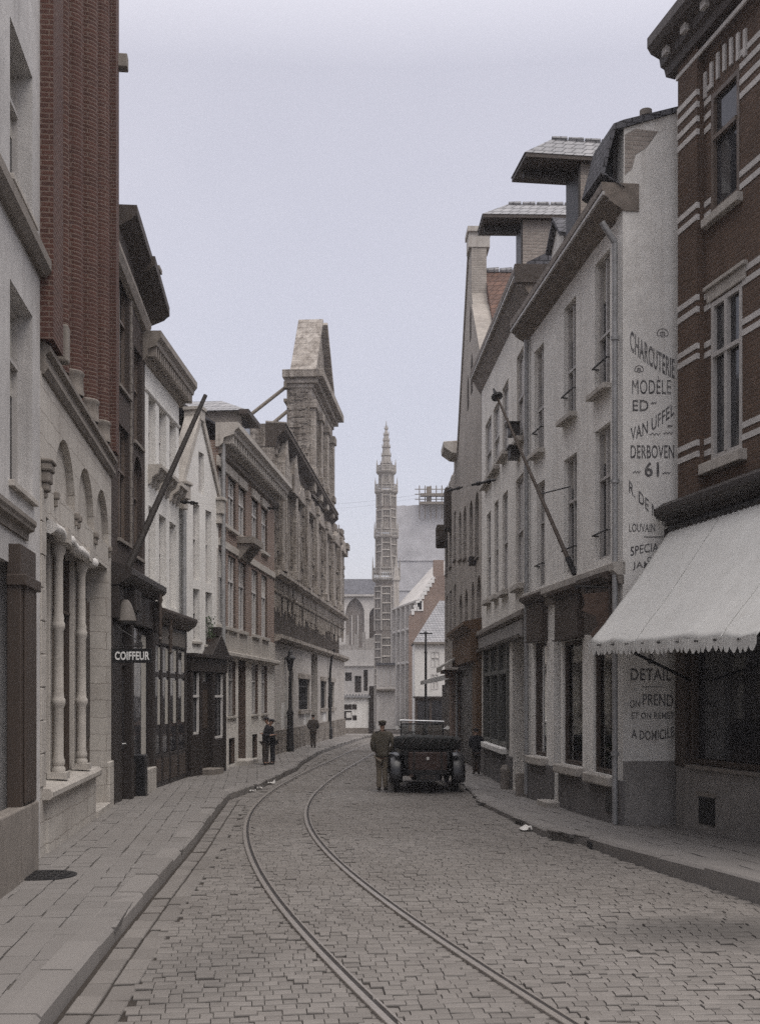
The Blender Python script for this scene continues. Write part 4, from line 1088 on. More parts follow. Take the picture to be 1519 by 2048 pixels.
s1 = h.rect(1186, 1229, 1262, 1553, 1229); s2 = h.rect(1125, 1164, 1277, 1535, 1164); s3 = h.rect(1067, 1092, 1282, 1515, 1092)
for i, s_ in enumerate((s1, s2, s3)): shopwin(h, s_[0], s_[1], max(.85, s_[2]), s_[3], 40 + i)
dr = h.rect(1107, 1121, 1258, 1590, 1121); h.open(dr[0], dr[1], .15, dr[3], .35)
zt = 9.5
h.wall('render_w', 0, L, 0, zt, 5.5)
# attic part of the side wall: low mansard outline with broken plaster at its top
m = MB(); m.add([(L, -.0, zt), (L, 5.5, zt), (L, 5.5, 12.0), (L, .9, 11.12), (L, .02, 10.84), (L - .3, .0, zt), (L - .3, 5.5, zt), (L - .3, 5.5, 12.0), (L - .3, .9, 11.12), (L - .3, .02, 10.84)],
      [(0, 1, 2, 3, 4), (5, 6, 7, 8, 9)[::-1], (0, 4, 9, 5), (4, 3, 8, 9), (3, 2, 7, 8), (1, 6, 7, 2), (0, 5, 6, 1)])
m.build('attic_side_wall', 'render_w', h.root)
m = MB(); m.add([(L + .004, .03, 10.72), (L + .004, .03, 10.1), (L + .004, .14, 10.2), (L + .004, .2, 10.42), (L + .004, .38, 10.55), (L + .004, .56, 10.8), (L + .004, .2, 10.82)], [(0, 1, 2, 3, 4, 5, 6)])
m.build('bare_brick_patch', 'brick_w', h.root)
m = MB(); m.profile([(.25, 9.7), (3.5, 11.6), (6, 9.7), (6, 9.6), (.25, 9.6)], 0, L - .9); m.build('roof', 'slate', h.root)
MB().box(L - .9, L - .31, -.05, 2, 9.7, 10.8).build('attic_front', 'wood_dk', h.root)
m = MB(); m.profile([(.02, 9.9), (-.36, 10.1), (-.16, 10.86), (.0, 10.93), (.9, 11.2), (5.5, 12.08), (5.5, 12.0), (.9, 11.12), (.02, 10.82), (-.13, 10.78), (-.3, 10.1)], L - .95, L + .04); m.build('mansard_roof', 'slate', h.root)
MB().lathe([(.085, 10.8), (.08, 11.1), (.095, 11.1), (.095, 11.19)], L - .15, .42, 14).build('chimney_pot', 'stone_dk', h.root, smooth=True)
def deep_eave(h, u0, u1, z, pr, hh, dz=0.):
    m = MB(); m.profile([(.25, z), (-pr, z), (-pr, z - .12), (-pr + .05, z - .14), (-pr + .05, z - .2), (-pr + .11, z - .24), (-pr + .11, z - .27), (.02, z - hh), (.25, z - hh)], u0, u1, 0, dz)
    m.build('eave', 'eave_mid', h.root)
    m = MB(); m.profile([(-pr + .045, z - .14), (-pr + .01, z - .14), (-pr + .01, z - .19), (-pr + .045, z - .2)], u0, u1, 0, dz); m.build('eave_fillet', 'frame_g', h.root)
deep_eave(h, -.25, L + .02, 9.72, .34, .42, .25)
course(h, 'string_course', 'stone', 0, L, 3.98, 4.18, .16)
mm = MB(); mm.profile([(.02, 3.83), (-.06, 3.85), (-.09, 3.97), (.02, 3.97)], 0, L); mm.build('string_moulding', 'stone_dk', h.root)
# fascia boards, consoles and plinth of the shop
for s_, nm in ((s1, 1), (s2, 2), (s3, 3)):
    MB().box(s_[0] - .1, s_[1] + .1, -.13, .01, s_[3] + .03, s_[3] + .75).build('fascia', 'wood_br', h.root, bevel=.012)
    m = MB(); m.profile([(.0, s_[3] + .75), (-.15, s_[3] + .76), (-.26, s_[3] + .84), (-.26, s_[3] + .9), (.0, s_[3] + .97)], s_[0] - .16, s_[1] + .16)
    m.profile([(.0, s_[3] + .005), (-.17, s_[3] + .005), (-.17, s_[3] + .03), (.0, s_[3] + .03)], s_[0] - .12, s_[1] + .12); m.build('fascia_cornice', 'wood_br', h.root)
m = MB(); u = 0
for a, b_ in ((0, dr[0]), (dr[1], L)): m.box(a, b_ + (.03 if b_ == L else 0), -.05, .01, 0, .82)
m.build('plinth', 'plinth', h.root)
m = MB(); m.box(L - .62, L - .32, -.07, -.045, .3, .62); m.build('cellar_vent', 'black', h.root)
d_ = MB().box(dr[0], dr[1], .28, .34, .16, dr[3] - .75).build('door', 'wood_br', h.root)
MB().box(dr[0] + .12, dr[1] - .12, .26, .28, 1.0, dr[3] - .9).build('pane', 'glass', d_); MB().tube((dr[0] + .08, .2, 1.15), (dr[0] + .08, .28, 1.15), .025).build('handle', 'chrome', d_)
MB().box(dr[0], dr[1], .24, .34, dr[3] - .74, dr[3] - .66).build('transom', 'wood_br', h.root)
MB().box(dr[0], dr[1], .3, .32, dr[3] - .65, dr[3]).build('fanlight', 'glass', h.root)
MB().box(dr[0] - .1, dr[1] + .1, -.3, .27, 0, .2).build('door_step', 'stone', h.root, bevel=.015)
m = MB(); m.tube((L - .1, -.09, .15), (L - .1, -.09, 9.1), .045, n=10); m.tube((L - .1, -.09, 9.1), (L - .1, -.3, 9.4), .05, n=10)
for zz in (1.2, 3.2, 5.4, 7.6): m.lathe([(.065, zz), (.065, zz + .06)], L - .1, -.09, 10)
m.build('drainpipe', 'zinc', h.root, smooth=True)
m = MB(); m.tube((.05, -.07, .15), (.05, -.07, 9.3), .045, n=10); m.build('drainpipe', 'zinc', h.root, smooth=True)
def hoist_dormer(h, u0, u1, ze, proj, side, zbot, rise=.5, back=1.6):
    """attic hoist house with a roof sailing out over the street"""
    m = MB(); m.box(u0, u1, .02, back, zbot, ze); d = m.build('dormer', 'brick_w', h.root)
    MB().box(u0 + .01, u1 - .005, -.02, .03, zbot, ze).build('dormer_front', 'wood_dk', d)
    a0, a1, b0, b1 = u0 - .12, u1 + .14, -proj, back
    uc = (a0 + a1) / 2
    m = MB(); m.add([(a0, b0, ze), (a1, b0, ze), (a1, b1, ze), (a0, b1, ze), (uc, b0 + .62, ze + rise), (uc, b1, ze + rise)], [(0, 1, 4), (1, 2, 5, 4), (2, 3, 5), (3, 0, 4, 5), (0, 3, 2, 1)])
    m.build('dormer_roof', 'slate_lt', d)
    MB().box(a0 + .01, a1 - .01, b0 + .02, b1 - .05, ze - .07, ze - .003).build('dormer_soffit', 'wood_br', d)
    MB().box(uc - .05, uc + .05, b0 + .1, .02, ze - .2, ze - .075).build('hoist_beam', 'wood_dk', d)
    rr = random.Random(5); m = MB(); y = b0 + .62
    while y < b1: m.tube((uc, y, ze + rise - .01 + rr.uniform(0, .015)), (uc, y + .26, ze + rise + .0), .05, .06, 8); y += .3
    m.build('ridge_tiles', 'slate_lt', d)
u0, u1 = sorted((h.u(1133), h.u(1158)))
hoist_dormer(h, u0, u1, 11.38, 1.0, 0, 9.75, back=2.2)
m = MB(); u = h.u(1104); m.prism([(u - .4, 9.7), (u + .4, 9.7), (u + .4, 10.6), (u, 10.95), (u - .4, 10.6)], .1, 1.2); m.build('small_dormer', 'white', h.root)
m = MB(); m.prism([(u - .48, 10.55), (u, 11.0), (u + .48, 10.55), (u + .48, 10.62), (u, 11.08), (u - .48, 10.62)], .0, 1.25); m.build('small_dormer_roof', 'slate', h.root)

# ---- painted lettering on the side wall (plane local x = L), drawn letter by letter from measured corners
def glyphs(txt, bold=.0, serif=False):
    cu = bpy.data.curves.new('txt', 'FONT'); cu.body = txt; cu.size = 1; cu.offset = bold; cu.resolution_u = 3; cu.space_character = 1.05
    o = bpy.data.objects.new('txt', cu); COL.objects.link(o)
    bpy.context.view_layer.update()
    dg = bpy.context.evaluated_depsgraph_get(); me = bpy.data.meshes.new_from_object(o.evaluated_get(dg))
    V = np.array([v.co[:] for v in me.vertices]); Fs = [tuple(p.vertices) for p in me.polygons]
    bpy.data.objects.remove(o); bpy.data.curves.remove(cu); bpy.data.meshes.remove(me)
    V[:, 0] = (V[:, 0] - V[:, 0].min()) / (V[:, 0].max() - V[:, 0].min()); V[:, 1] = (V[:, 1] - V[:, 1].min()) / (V[:, 1].max() - V[:, 1].min())
    return V, Fs
Ys = (R2.world(L, .4, 0)).y
def side(px, py):
    # picture measurement -> (y into wall, z) on the side wall
    k = (px - CX) / FPX; o = R2.p0 + R2.d * L; n = R2.n
    t = (k * o.y - o.x) / (n.x - k * n.y); return t, zat(py, (o + n * t).y)
def paint(txt, x0, x1, tl, bl, tr, br, sag=0., mat='ink', bold=.012):
    V, Fs = glyphs(txt, bold); vs = []
    for (s_, t_, _) in V:
        px = x0 + (x1 - x0) * s_; top = tl + (tr - tl) * s_ + sag * 4 * s_ * (1 - s_); bot = bl + (br - bl) * s_ + sag * 4 * s_ * (1 - s_)
        y, z = side(px, bot + (top - bot) * t_); vs.append((L + .004, y, z))
    m = MB(); m.add(vs, Fs); return m.build('lettering', mat, R2.root)
paint('CHARCUTERIE', 1259, 1348, 658, 700, 718, 758, 6, bold=.02)
paint('MODÈLE', 1263, 1341, 752, 788, 752, 788, bold=.0)
paint('ED', 1264, 1296, 800, 822, 800, 822)
paint('VAN UFFEL', 1260, 1347, 856, 882, 803, 829, 6)
paint('DERBOVEN', 1260, 1347, 890, 917, 890, 917)
paint('61', 1288, 1317, 924, 954, 924, 954, bold=.02)
paint('R. DE NAMUR', 1257, 1362, 960, 984, 1056, 1082, 4)
paint('LOUVAIN', 1257, 1309, 1047, 1064, 1047, 1064)
paint('SPECIA', 1260, 1316, 1094, 1113, 1086, 1103, -2)
paint('D', 1294, 1302, 1114, 1123, 1114, 1123)
paint('JAM', 1264, 1300, 1124, 1141, 1122, 1139)
paint('GROS', 1300, 1345, 1272, 1294, 1280, 1302, -4)
paint('&', 1294, 1310, 1308, 1328, 1308, 1328)
paint('DETAIL', 1260, 1342, 1337, 1361, 1337, 1361)
paint('ON', 1258, 1279, 1400, 1416, 1400, 1415)
paint('PREND', 1284, 1345, 1388, 1411, 1390, 1414, -1)
paint('ET ON REMET', 1262, 1347, 1425, 1438, 1425, 1438)
paint('A DOMICILE', 1262, 1347, 1458, 1476, 1452, 1474, 6)
def strokes(lines, mat='ink_lt', w=.012):
    m = MB()
    for ln in lines:
        for (a, b_), (c_, d_) in zip(ln, ln[1:]):
            y0, z0 = side(a, b_); y1, z1 = side(c_, d_); l = math.hypot(y1 - y0, z1 - z0) or 1; ny, nz = -(z1 - z0) / l * w / 2, (y1 - y0) / l * w / 2
            m.quad((L + .005, y0 + ny, z0 + nz), (L + .005, y1 + ny, z1 + nz), (L + .005, y1 - ny, z1 - nz), (L + .005, y0 - ny, z0 - nz))
    m.build('painted_ornament', mat, R2.root)
def fleuron(cx, cy, s):
    A = lambda r_, a0, a1, ox=0, oy=0: [(cx + ox + r_ * s * math.cos(math.radians(a0 + (a1 - a0) * i / 8)), cy + oy - r_ * s * math.sin(math.radians(a0 + (a1 - a0) * i / 8))) for i in range(9)]
    strokes([A(1, 0, 180), A(.35, 180, 380, -.65 * s, 0), A(.35, 160, 360, .65 * s, 0), A(.5, 30, 150, 0, .1 * s), [(cx, cy - .5 * s), (cx, cy + .6 * s)], [(cx - .3 * s, cy), (cx - .2 * s, cy + .6 * s)], [(cx + .3 * s, cy), (cx + .2 * s, cy + .6 * s)]])
fleuron(1324, 668, 11); fleuron(1277, 740, 9)
strokes([[(1287, 1074), (1325, 1074)]], 'ink', .015); strokes([[(1283, 1374), (1325, 1374)]], 'ink', .012)
wav = lambda x0, x1, y: [(x0 + (x1 - x0) * i / 12, y + 2.2 * math.sin(i * 1.5)) for i in range(13)]
strokes([wav(1298, 1320, 868), wav(1326, 1345, 866), wav(1300, 1312, 806), wav(1265, 1280, 944), wav(1324, 1340, 946), wav(1334, 1344, 852)])
# grey dado on the side wall
ya, za = side(1345, 1522); m = MB(); m.quad((L + .003, .0, 0), (L + .003, 1.6, 0), (L + .003, 1.6, za), (L + .003, .0, za)); m.build('dado', 'plinth_lt', h.root)

# sign board hanging from an iron arm
yA = h.world(L - .3, 0, 0)
sg = empty('hanging_sign', (yA.x, yA.y, 0), h.root.rotation_euler.z, 'rusty brown hanging sign board half hidden by the cream awning', 'sign')
zr = zat(1176, yA.y)
m = MB(); m.tube((0, .0, zr), (0, -.62, zr + .02), .014); m.lathe([(.03, zr - .03), (.03, zr + .03)], 0, -.63, 8); m.tube((0, -.48, zr), (0, -.48, zr - .12), .01)
m.tube((0, -.12, zr), (0, -.12, zr - .12), .01); m.build('sign_arm', 'iron', sg)
m = MB(); pts = [(-.55, zr - .1), (-.02, zr - .05), (-.02, zr - .85), (-.16, zr - .95), (-.36, zr - .82), (-.42, zr - .72), (-.3, zr - .6), (-.33, zr - .45), (-.55, zr - .36), (-.5, zr - .25)]
m.vs = None; n = len(pts)
m.add([(-.012, y, z) for y, z in pts] + [(.012, y, z) for y, z in pts], [tuple(range(n)), tuple(range(n, 2 * n))[::-1]] + [(i, n + i, n + (i + 1) % n, (i + 1) % n) for i in range(n)]); m.build('sign_board', 'rust', sg)

# --- R2b
h = House('shuttered_house', 'pale house with closed shutters, grey-green shopfront and steep far eave, beyond the lettered house', 'house', (2.78, 31.5), (2.997, 23.21))
L = h.L
for (pl, pr, yt, yb) in ((1033, 1046, 690, 872), (1004, 1016, 755, 900), (986, 998, 797, 930), (970, 982, 828, 955)):
    a, b_, c_, e_ = h.rect(pl, pr, yt, yb, pr); h.win(a, b_, c_, e_, d=.14, cols=1, trans=(.5,), frame='frame_g', sill='stone', shut='shutter', sp=.16, sh=.1)
for (pl, pr, yt, yb) in ((1031, 1046, 943, 1165), (1004, 1015, 978, 1178), (988, 996, 997, 1188), (973, 981, 1020, 1197)):
    a, b_, c_, e_ = h.rect(pl, pr, yt, yb, pr); h.win(a, b_, c_, e_, d=.14, cols=1, trans=(.5,), frame='frame_g', sill='stone', shut='shutter', sp=.14, sh=.12)
dr = h.rect(1024, 1049, 1258, 1590, 1049); h.open(dr[0], dr[1], .1, dr[3], .6)
sw = h.rect(970, 1017, 1275, 1480, 1017); h.open(sw[0], sw[1], .95, 3.35, .3)
h.wall('render_b', 0, L, 0, 10.6, 8)
deep_eave(h, -.3, L + .05, 11.05, .30, .6, -.25)
MB().box(L - .02, L + .1, -.3, .4, 10.45, 10.82).build('eave_end', 'eave', h.root)
course(h, 'string_course', 'stone_dk', 0, L, 3.72, 3.9, .16)
m = MB(); m.box(.05, dr[1] + .25, -.1, .01, 3.4, 3.7); m.profile([(.0, 3.34), (-.14, 3.34), (-.18, 3.4), (.0, 3.4)], 0, dr[1] + .3); m.build('fascia', 'plinth_lt', h.root)
n = 3; f = MB()
for i in range(n + 1):
    q = sw[0] + (sw[1] - sw[0]) * i / n; f.box(q - .07, q + .07, -.06, .2, .95, 3.35)
f.box(sw[0], sw[1], -.04, .18, 2.65, 2.75); f.box(sw[0], sw[1], -.04, .18, .95, 1.05)
fo = f.build('shop_window', 'wood_green', h.root, bevel=.01)
for i in range(n):
    a, b_ = sw[0] + (sw[1] - sw[0]) * i / n + .075, sw[0] + (sw[1] - sw[0]) * (i + 1) / n - .075
    MB().box(a, b_, .1, .12, 1.06, 2.64).build('pane', 'glass', fo); MB().box(a, b_, .05, .12, 2.76, 3.33).build('panel', 'wood_green', fo)
m = MB()
for i in range(n): 
    a = sw[0] + (sw[1] - sw[0]) * i / n; m.box(a + .05, a + (sw[1] - sw[0]) / n - .05, -.18, .0, .8, .94)
m.build('sill', 'white', h.root, bevel=.02)
MB().box(0, dr[0], -.06, .01, 0, .78).build('plinth', 'plinth', h.root)
d_ = MB().box(dr[0], dr[1], .5, .58, .1, dr[3]).build('door', 'black', h.root); MB().tube((dr[1] - .15, .4, 1.1), (dr[1] - .15, .5, 1.1), .03).build('handle', 'chrome', d_)
m = MB(); m.box(dr[1] - .02, dr[1] + .12, -.2, .1, 0, .55); m.lathe([(.1, .0), (.12, .5), (.05, .6)], dr[0] - .05, -.15, 10); m.build('guard_stone', 'stone_dk', h.root, bevel=.03)
for (px, py) in ((1036, 862), (1036, 908)):
    u = h.u(px); z = h.z(py, u); m = MB(); m.box(u - .22, u + .22, -.2, .0, z - .1, z + .12); m.box(u - .27, u + .27, -.24, -.0, z + .12, z + .15); m.build('junction_box', 'wood_dk', h.root)
u0, u1 = sorted((h.u(1033), h.u(1043)))
hoist_dormer(h, u0, u1, 12.2, .85, 0, 11.0, rise=.42, back=2.2)
m = MB(); m.profile([(.0, 11.0), (4.0, 13.0), (8, 11), (8, 10.9), (.0, 10.9)], 0, L - .3); m.build('roof', 'slate', h.root)

# --- R3: grey brick gabled house with arched windows
h = House('arched_window_house', 'tall grey-brown brick house with narrow arched windows and a steep coped gable', 'house', (2.65, 39.2), (2.78, 31.52))
L = h.L
for (pl, pr, yt, yb) in ((953, 961, 1146, 1290), (942, 948, 1160, 1290), (929, 935, 1174, 1290), (918, 924, 1184, 1290), (949, 957, 976, 1110), (938, 945, 994, 1110), (926, 932, 1006, 1112), (917, 922, 1018, 1114)):
    a, b_, c_, e_ = h.rect(pl, pr, yt, yb, pr); h.win(a, min(b_, L - .05), c_, e_, d=.22, cols=1, trans=(.5,), frame='frame_b', sill='stone_dk', arch='round')
za = 15.7; u_a = h.u(940); zl, zr = 10.3, 11.2
h.wall('grey_brick', 0, L, 0, zl - .2, 8)
g = MB(); g.prism([(0, zl - .2), (L, zl - .2), (L, 11.4), (u_a + .9, 13.6), (u_a + .42, 14.2), (u_a + .35, za), (u_a - .35, za), (0, zl)], 0, .45); g.build('gable', 'grey_brick', h.root)
m = MB()
for uq, zq, w, hh in ((u_a + .5, 11.2, .28, .9), (u_a - .7, 11.0, .25, .8), (u_a + .1, 12.9, .22, .8)): m.prism([(uq - w, zq), (uq + w, zq), (uq + w, zq + hh), (uq, zq + hh + w), (uq - w, zq + hh)], -.01, .02)
m.build('attic_window', 'ruin_dk', h.root)
m = MB()
def bar2(p, q, t): 
    dx, dz = q[0] - p[0], q[1] - p[1]; l = math.hypot(dx, dz); nx, nz = -dz / l * t, dx / l * t; m.prism([p, q, (q[0] + nx, q[1] + nz), (p[0] + nx, p[1] + nz)], -.05, .5)
bar2((-.05, zl), (u_a - .35, za), .12); bar2((L + .05, 11.4), (u_a + .9, 13.6), -.1); m.build('gable_edge', 'grey_brick', h.root); m = MB()
m.box(u_a - .38, u_a + .38, -.08, .55, za - .1, za + .35); m.box(u_a - .45, u_a + .45, -.12, .6, za + .35, za + .5); m.build('coping', 'stone', h.root)
m = MB(); m.add([(L + .2, .45, 11.2), (L + .2, 8, 11.2), (u_a, 8, 15.0), (u_a, .45, 15.0), (-.1, .45, 10.2), (-.1, 8, 10.2)], [(0, 1, 2, 3), (3, 2, 5, 4), (1, 5, 2), (0, 3, 4)]); m.build('roof', 'tile_red', h.root)
m = MB(); y = .5
while y < 8: m.tube((u_a, y, 15.02), (u_a, y + .36, 15.04), .09, .1, 8); y += .4
m.build('ridge_tiles', 'slate_lt', h.root)
for k, uq in enumerate((h.u(951), h.u(943))):
    pass
sf = MB(); a, b_ = h.u(922), L - .02; a, b_ = min(a, b_), max(a, b_)
sf.box(a, b_, -.3, .0, 3.1, 3.95); sfo = sf.build('shop_fascia', 'wood_or', h.root, bevel=.015)
m = MB(); m.profile([(.0, 3.95), (-.3, 3.96), (-.5, 4.1), (-.5, 4.18), (.0, 4.3)], a - .05, b_ + .0); m.build('shop_cornice', 'wood_or', h.root)
MB().box(h.u(955), L - .03, -.16, .0, .1, 3.1).build('shop_door_leaf', 'wood_or', h.root)
MB().box(a, h.u(955) - .05, -.05, .0, .1, 3.1).build('shop_door', 'black', h.root)
m = MB(); q = .9; m.box(.1, q, -.3, .0, .1, 2.75); m.box(.0, q + .1, -.45, .0, 2.75, 2.9); m.box(-.1, q + .2, -.6, .0, 2.9, 3.02); m.build('pillar', 'brick_e', h.root, bevel=.02)
m = MB(); m.tube((1.3, -.15, .1), (1.3, -.15, 2.9), .05); m.build('drainpipe', 'zinc', h.root)
m = MB(); m.profile([(.0, 3.55), (-.75, 3.1), (-.75, 2.92), (-.7, 3.06), (.0, 3.5)], .15, 2.4); m.build('shop_blind', 'blind', h.root)
m = MB()
for (px, py) in ((951, 1122),):
    u = h.u(px); z = h.z(py, u); m.cut(); m.box(u - .09, u + .09, -.2, .0, z - .14, z + .12)
m.build_each('junction_box', 'wood_dk', h.root)

# --- R4: narrow damaged brick house at the far corner
h = House('damaged_corner_house', 'narrow brown brick house with broken cornice fragment and dark oriel at the far corner', 'house', (2.62, 46.8), (2.65, 39.22))
L = h.L
ops = []
for i in range(3):
    u = .9 + i * 2.3
    for z0 in (4.4, 7.0): h.win(u, u + 1.0, z0, z0 + 1.7, d=.2, cols=2, trans=(.6,), frame='frame_b', sill='stone_dk')
h.wall('grey_brick', 0, L, 0, 9.6, 7)
r = random.Random(9); m = MB(); u = 0
while u < L - .1:
    w = r.uniform(.4, .9); m.box(u, min(L, u + w), 0, .5, 9.6, 9.7 + r.uniform(0, .7) + .1 * u); u += w
m.build('broken_wall_top', 'grey_brick', h.root, bevel=.04)
m = MB(); u = L - 1.5; m.profile([(.2, 10.9), (-.5, 10.85), (-.48, 10.65), (-.2, 10.45), (.2, 10.4)], u, L - .05); m.build('cornice_fragment', 'stone', h.root, bevel=.02)
MB().box(L - 1.3, L - .1, .02, .5, 9.6, 10.42).build('wall_stub', 'grey_brick', h.root)
m = MB(); u = h.u(893); z = h.z(1095, u); m.prism([(u - .35, z + .0), (u + .35, z + .0), (u + .5, z + .2), (u + .45, z + .85), (u - .45, z + .85), (u - .5, z + .2)], -.42, .0); m.build('oriel', 'ruin_dk', h.root, bevel=.05)
MB().box(h.u(900) - .5, h.u(900) + .6, -.22, .0, 8.4, 9.9).build('charred_beam_end', 'ruin_dk', h.root)
m = MB(); m.profile([(.0, 3.0), (-1.0, 2.75), (-1.0, 2.6), (.0, 2.8)], .3, 3.2); m.build('shop_blind', 'canvas', h.root)
MB().box(.2, L, -.12, .0, .1, 2.6).build('shopfront', 'wood_br', h.root)

# --- R1: brown brick house with white bands, nearest on the right
h = House('banded_brick_house', 'brown brick house with paired white bands and sash windows above the cream awning', 'house', (4.5, 17.4), (5.97, 10.5))
L = h.L
u_p = h.u(1393); rec = .12
w1 = (h.u(1422, -.12), h.u(1479, -.12), 9.05, 10.8); w2 = (h.u(1422, -.12), h.u(1484, -.12), 5.5, 7.8)
for k in (0, 1, 2):
    o = 2.55 * k
    h.win(w1[0] + o, w1[1] + o, w1[2], w1[3], d=.2, cols=1, trans=(.62,), fw=.075, frame='frame_b', sill=None, blind=.0)
    h.win(w2[0] + o, w2[1] + o, w2[2], w2[3], d=.2, cols=2, trans=(.66,), fw=.075, frame='frame_g', sill=None, blind=.0)
ops = h.ops; h.ops = []
rim = h.wall('brick_r1', u_p, L, 4.6, 12.3, .5, ops=ops, name='wall', y=rec)
h.wall('brick_r1', .0, u_p - .002, 4.6, 12.3, 8, ops=[], name='corner_pier')
MB().box(u_p, L, .63, 8, 0, 12.3).build('rear_wall', 'brick_r1', h.root)
bz = [11.83, 11.63, 11.4, 11.19, 10.0, 9.81, 8.53, 8.34, 7.75, 7.58, 6.19, 6.0]
bz = [zat(y, 17.4) for y in (224, 247.5, 275.6, 300.6, 442.8, 466, 621, 644, 715, 734.7, 902, 924)]
m = MB()
for z in bz:
    segs = [(-.006, u_p + .006, -.012)]
    for a, b_ in [(u_p + .006, w1[0] - .005 if z > 8.7 else w2[0] - .005)] + [(x[1] + .005 + 2.55 * k, x[0] + 2.55 * (k + 1) - .005) for k in range(2) for x in ((w1,) if z > 8.7 else (w2,))]:
        inwin = (w1[2] < z < w1[3]) or (w2[2] < z < w2[3])
        segs.append((a, b_, rec - .012))
    for a, b_, y in segs: m.cut(); m.box(a, b_, y, y + .05, z - .042, z + .042)
m.build_each('white_band', 'band', h.root)
for k in (0, 1, 2):
    o = 2.55 * k
    MB().box(w1[0] + o - .14, w1[1] + o + .08, rec - .1, rec + .15, w1[2] - .13, w1[2] - .004).build('sill', 'stone', h.root, bevel=.012)
    MB().box(w2[0] + o - .18, w2[1] + o + .12, rec - .12, rec + .15, w2[2] - .16, w2[2] - .004).build('sill', 'stone', h.root, bevel=.012)
    m = MB(); m.box(w2[0] + o - .1, w2[1] + o + .1, rec - .03, rec + .03, w2[3] + .02, w2[3] + .2); m.box(w2[0] + o - .14, w2[1] + o + .14, rec - .07, rec + .03, w2[3] + .2, w2[3] + .26); m.build('lintel', 'stone', h.root, bevel=.01)
    m = MB(); n = 13
    for i in range(n):
        q = w1[0] + o - .16 + (w1[1] - w1[0] + .32) * i / (n - 1); lift = .1 * math.sin(math.pi * i / (n - 1))
        if i % 2 == 0: m.cut(); m.box(q - .035, q + .035, rec - .03, rec + .03, w1[3] + .05 + lift, w1[3] + .42 + lift)
    m.build_each('voussoir', 'band', h.root)
    # half drawn curtains
    for (w, f0, f1) in ((w1, .08, .5), (w2, .5, .95)):
        m = MB(); n = 14
        for i in range(n):
            t0, t1 = [w[0] + o + .1 + (w[1] - w[0] - .2) * (f0 + (f1 - f0) * (i + e) / n) for e in (0, 1)]
            yy = [rec + .158 - .014 * (1 + math.sin((i + e) * 1.7)) for e in (0, 1)]
            m.quad((t0, yy[0], w[2] + .1), (t1, yy[1], w[2] + .1), (t1, yy[1], w[3] - .1), (t0, yy[0], w[3] - .1))
        m.build('curtain_or_reflection', 'blind', h.root, smooth=True)
m = MB(); m.profile([(.1, 12.3), (.1, 11.62), (-.05, 11.64), (-.08, 11.75), (-.14, 11.78), (-.16, 11.9), (-.3, 11.96), (-.36, 12.05), (-.36, 12.2), (.1, 12.35)], -.3, L); m.build('cornice', 'wood_br', h.root)
m = MB()
for i in range(12): m.cut(); m.box(-.1 + i * .6, .06 + i * .6, -.22, -.02, 11.82, 11.93)
m.cut(); m.box(-.05, L, -.012, .02, 11.45, 11.52)
m.build_each('cornice_bracket', 'band', h.root, bevel=.006)
pitched(h, 'roof', 'slate', 0, L, 12.36, 15.0, .0, 4)
# shopfront under the awning
pz = zat(1532, 17.4)
m = MB(); m.profile([(.02, 4.66), (-.1, 4.68), (-.16, 4.76), (-.3, 4.82), (-.34, 4.87), (-.34, 4.95), (-.28, 4.98), (-.2, 5.04), (.02, 5.1)], -.12, L); m.build('shop_cornice', 'wood_dk', h.root)
m = MB(); m.box(-.1, L, -.14, .02, 4.4, 4.655)
for i in range(48): m.box(-.08 + i * .14, -.01 + i * .14, -.19, -.14, 4.52, 4.65)
m.build('dentil_fascia', 'wood_dk', h.root)
MB().box(.0, L, -.03, .6, 0, pz).build('stone_base', 'plinth_lt', h.root, bevel=.01)
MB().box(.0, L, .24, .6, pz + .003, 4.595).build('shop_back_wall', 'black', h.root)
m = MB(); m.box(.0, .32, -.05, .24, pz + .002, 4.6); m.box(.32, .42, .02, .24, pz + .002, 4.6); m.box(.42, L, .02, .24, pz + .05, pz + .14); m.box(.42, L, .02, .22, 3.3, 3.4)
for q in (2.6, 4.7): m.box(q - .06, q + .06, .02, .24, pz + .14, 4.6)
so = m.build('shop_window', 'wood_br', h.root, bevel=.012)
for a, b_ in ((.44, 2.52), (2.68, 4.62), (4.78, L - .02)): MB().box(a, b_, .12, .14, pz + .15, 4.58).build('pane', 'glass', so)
MB().box(.42, L, -.1, .05, pz + .002, pz + .048).build('sill', 'stone_dk', h.root)
ua, ub = h.u(1402), h.u(1433); m = MB(); m.box(min(ua, ub), max(ua, ub), -.045, -.02, .28, .68); m.build('cellar_opening', 'black', h.root)
m = MB(); m.box(min(ua, ub) - .05, max(ua, ub) + .05, -.07, -.03, .68, .74); m.build('cellar_lintel', 'stone_dk', h.root)
R1 = h
# awning
aw = empty('awning', h.root.location, h.root.rotation_euler.z, 'cream canvas shop awning with scalloped fringe sloping out over the right pavement', 'awning')
u0, u1 = .05, 4.75; pj = 1.45; zt_, zf = 4.62, 2.9; zr_ = -.13
m = MB(); nu, nv = 60, 20
def apt(i, j):
    s_, t_ = i / nu, j / nv; u = u0 + (u1 - u0) * s_; y = -.16 - (pj - .16) * t_
    z = zt_ + (zf - zt_) * t_ - .085 * math.sin(math.pi * t_) * (.6 + .4 * math.sin(s_ * 9)) - .02 * abs(math.sin(s_ * math.pi * 6)) * t_ - .014 * math.sin(t_ * 17 + s_ * 11) * t_ * t_ - .010 * math.sin(t_ * 41 + s_ * 5) * max(0, t_ - .6) + zr_ * s_ * t_ - .012 * math.sin(s_ * 31 + t_ * 5) * t_
    return (u, y, z)
for i in range(nu + 1):
    for j in range(nv + 1): m.v.append(apt(i, j))
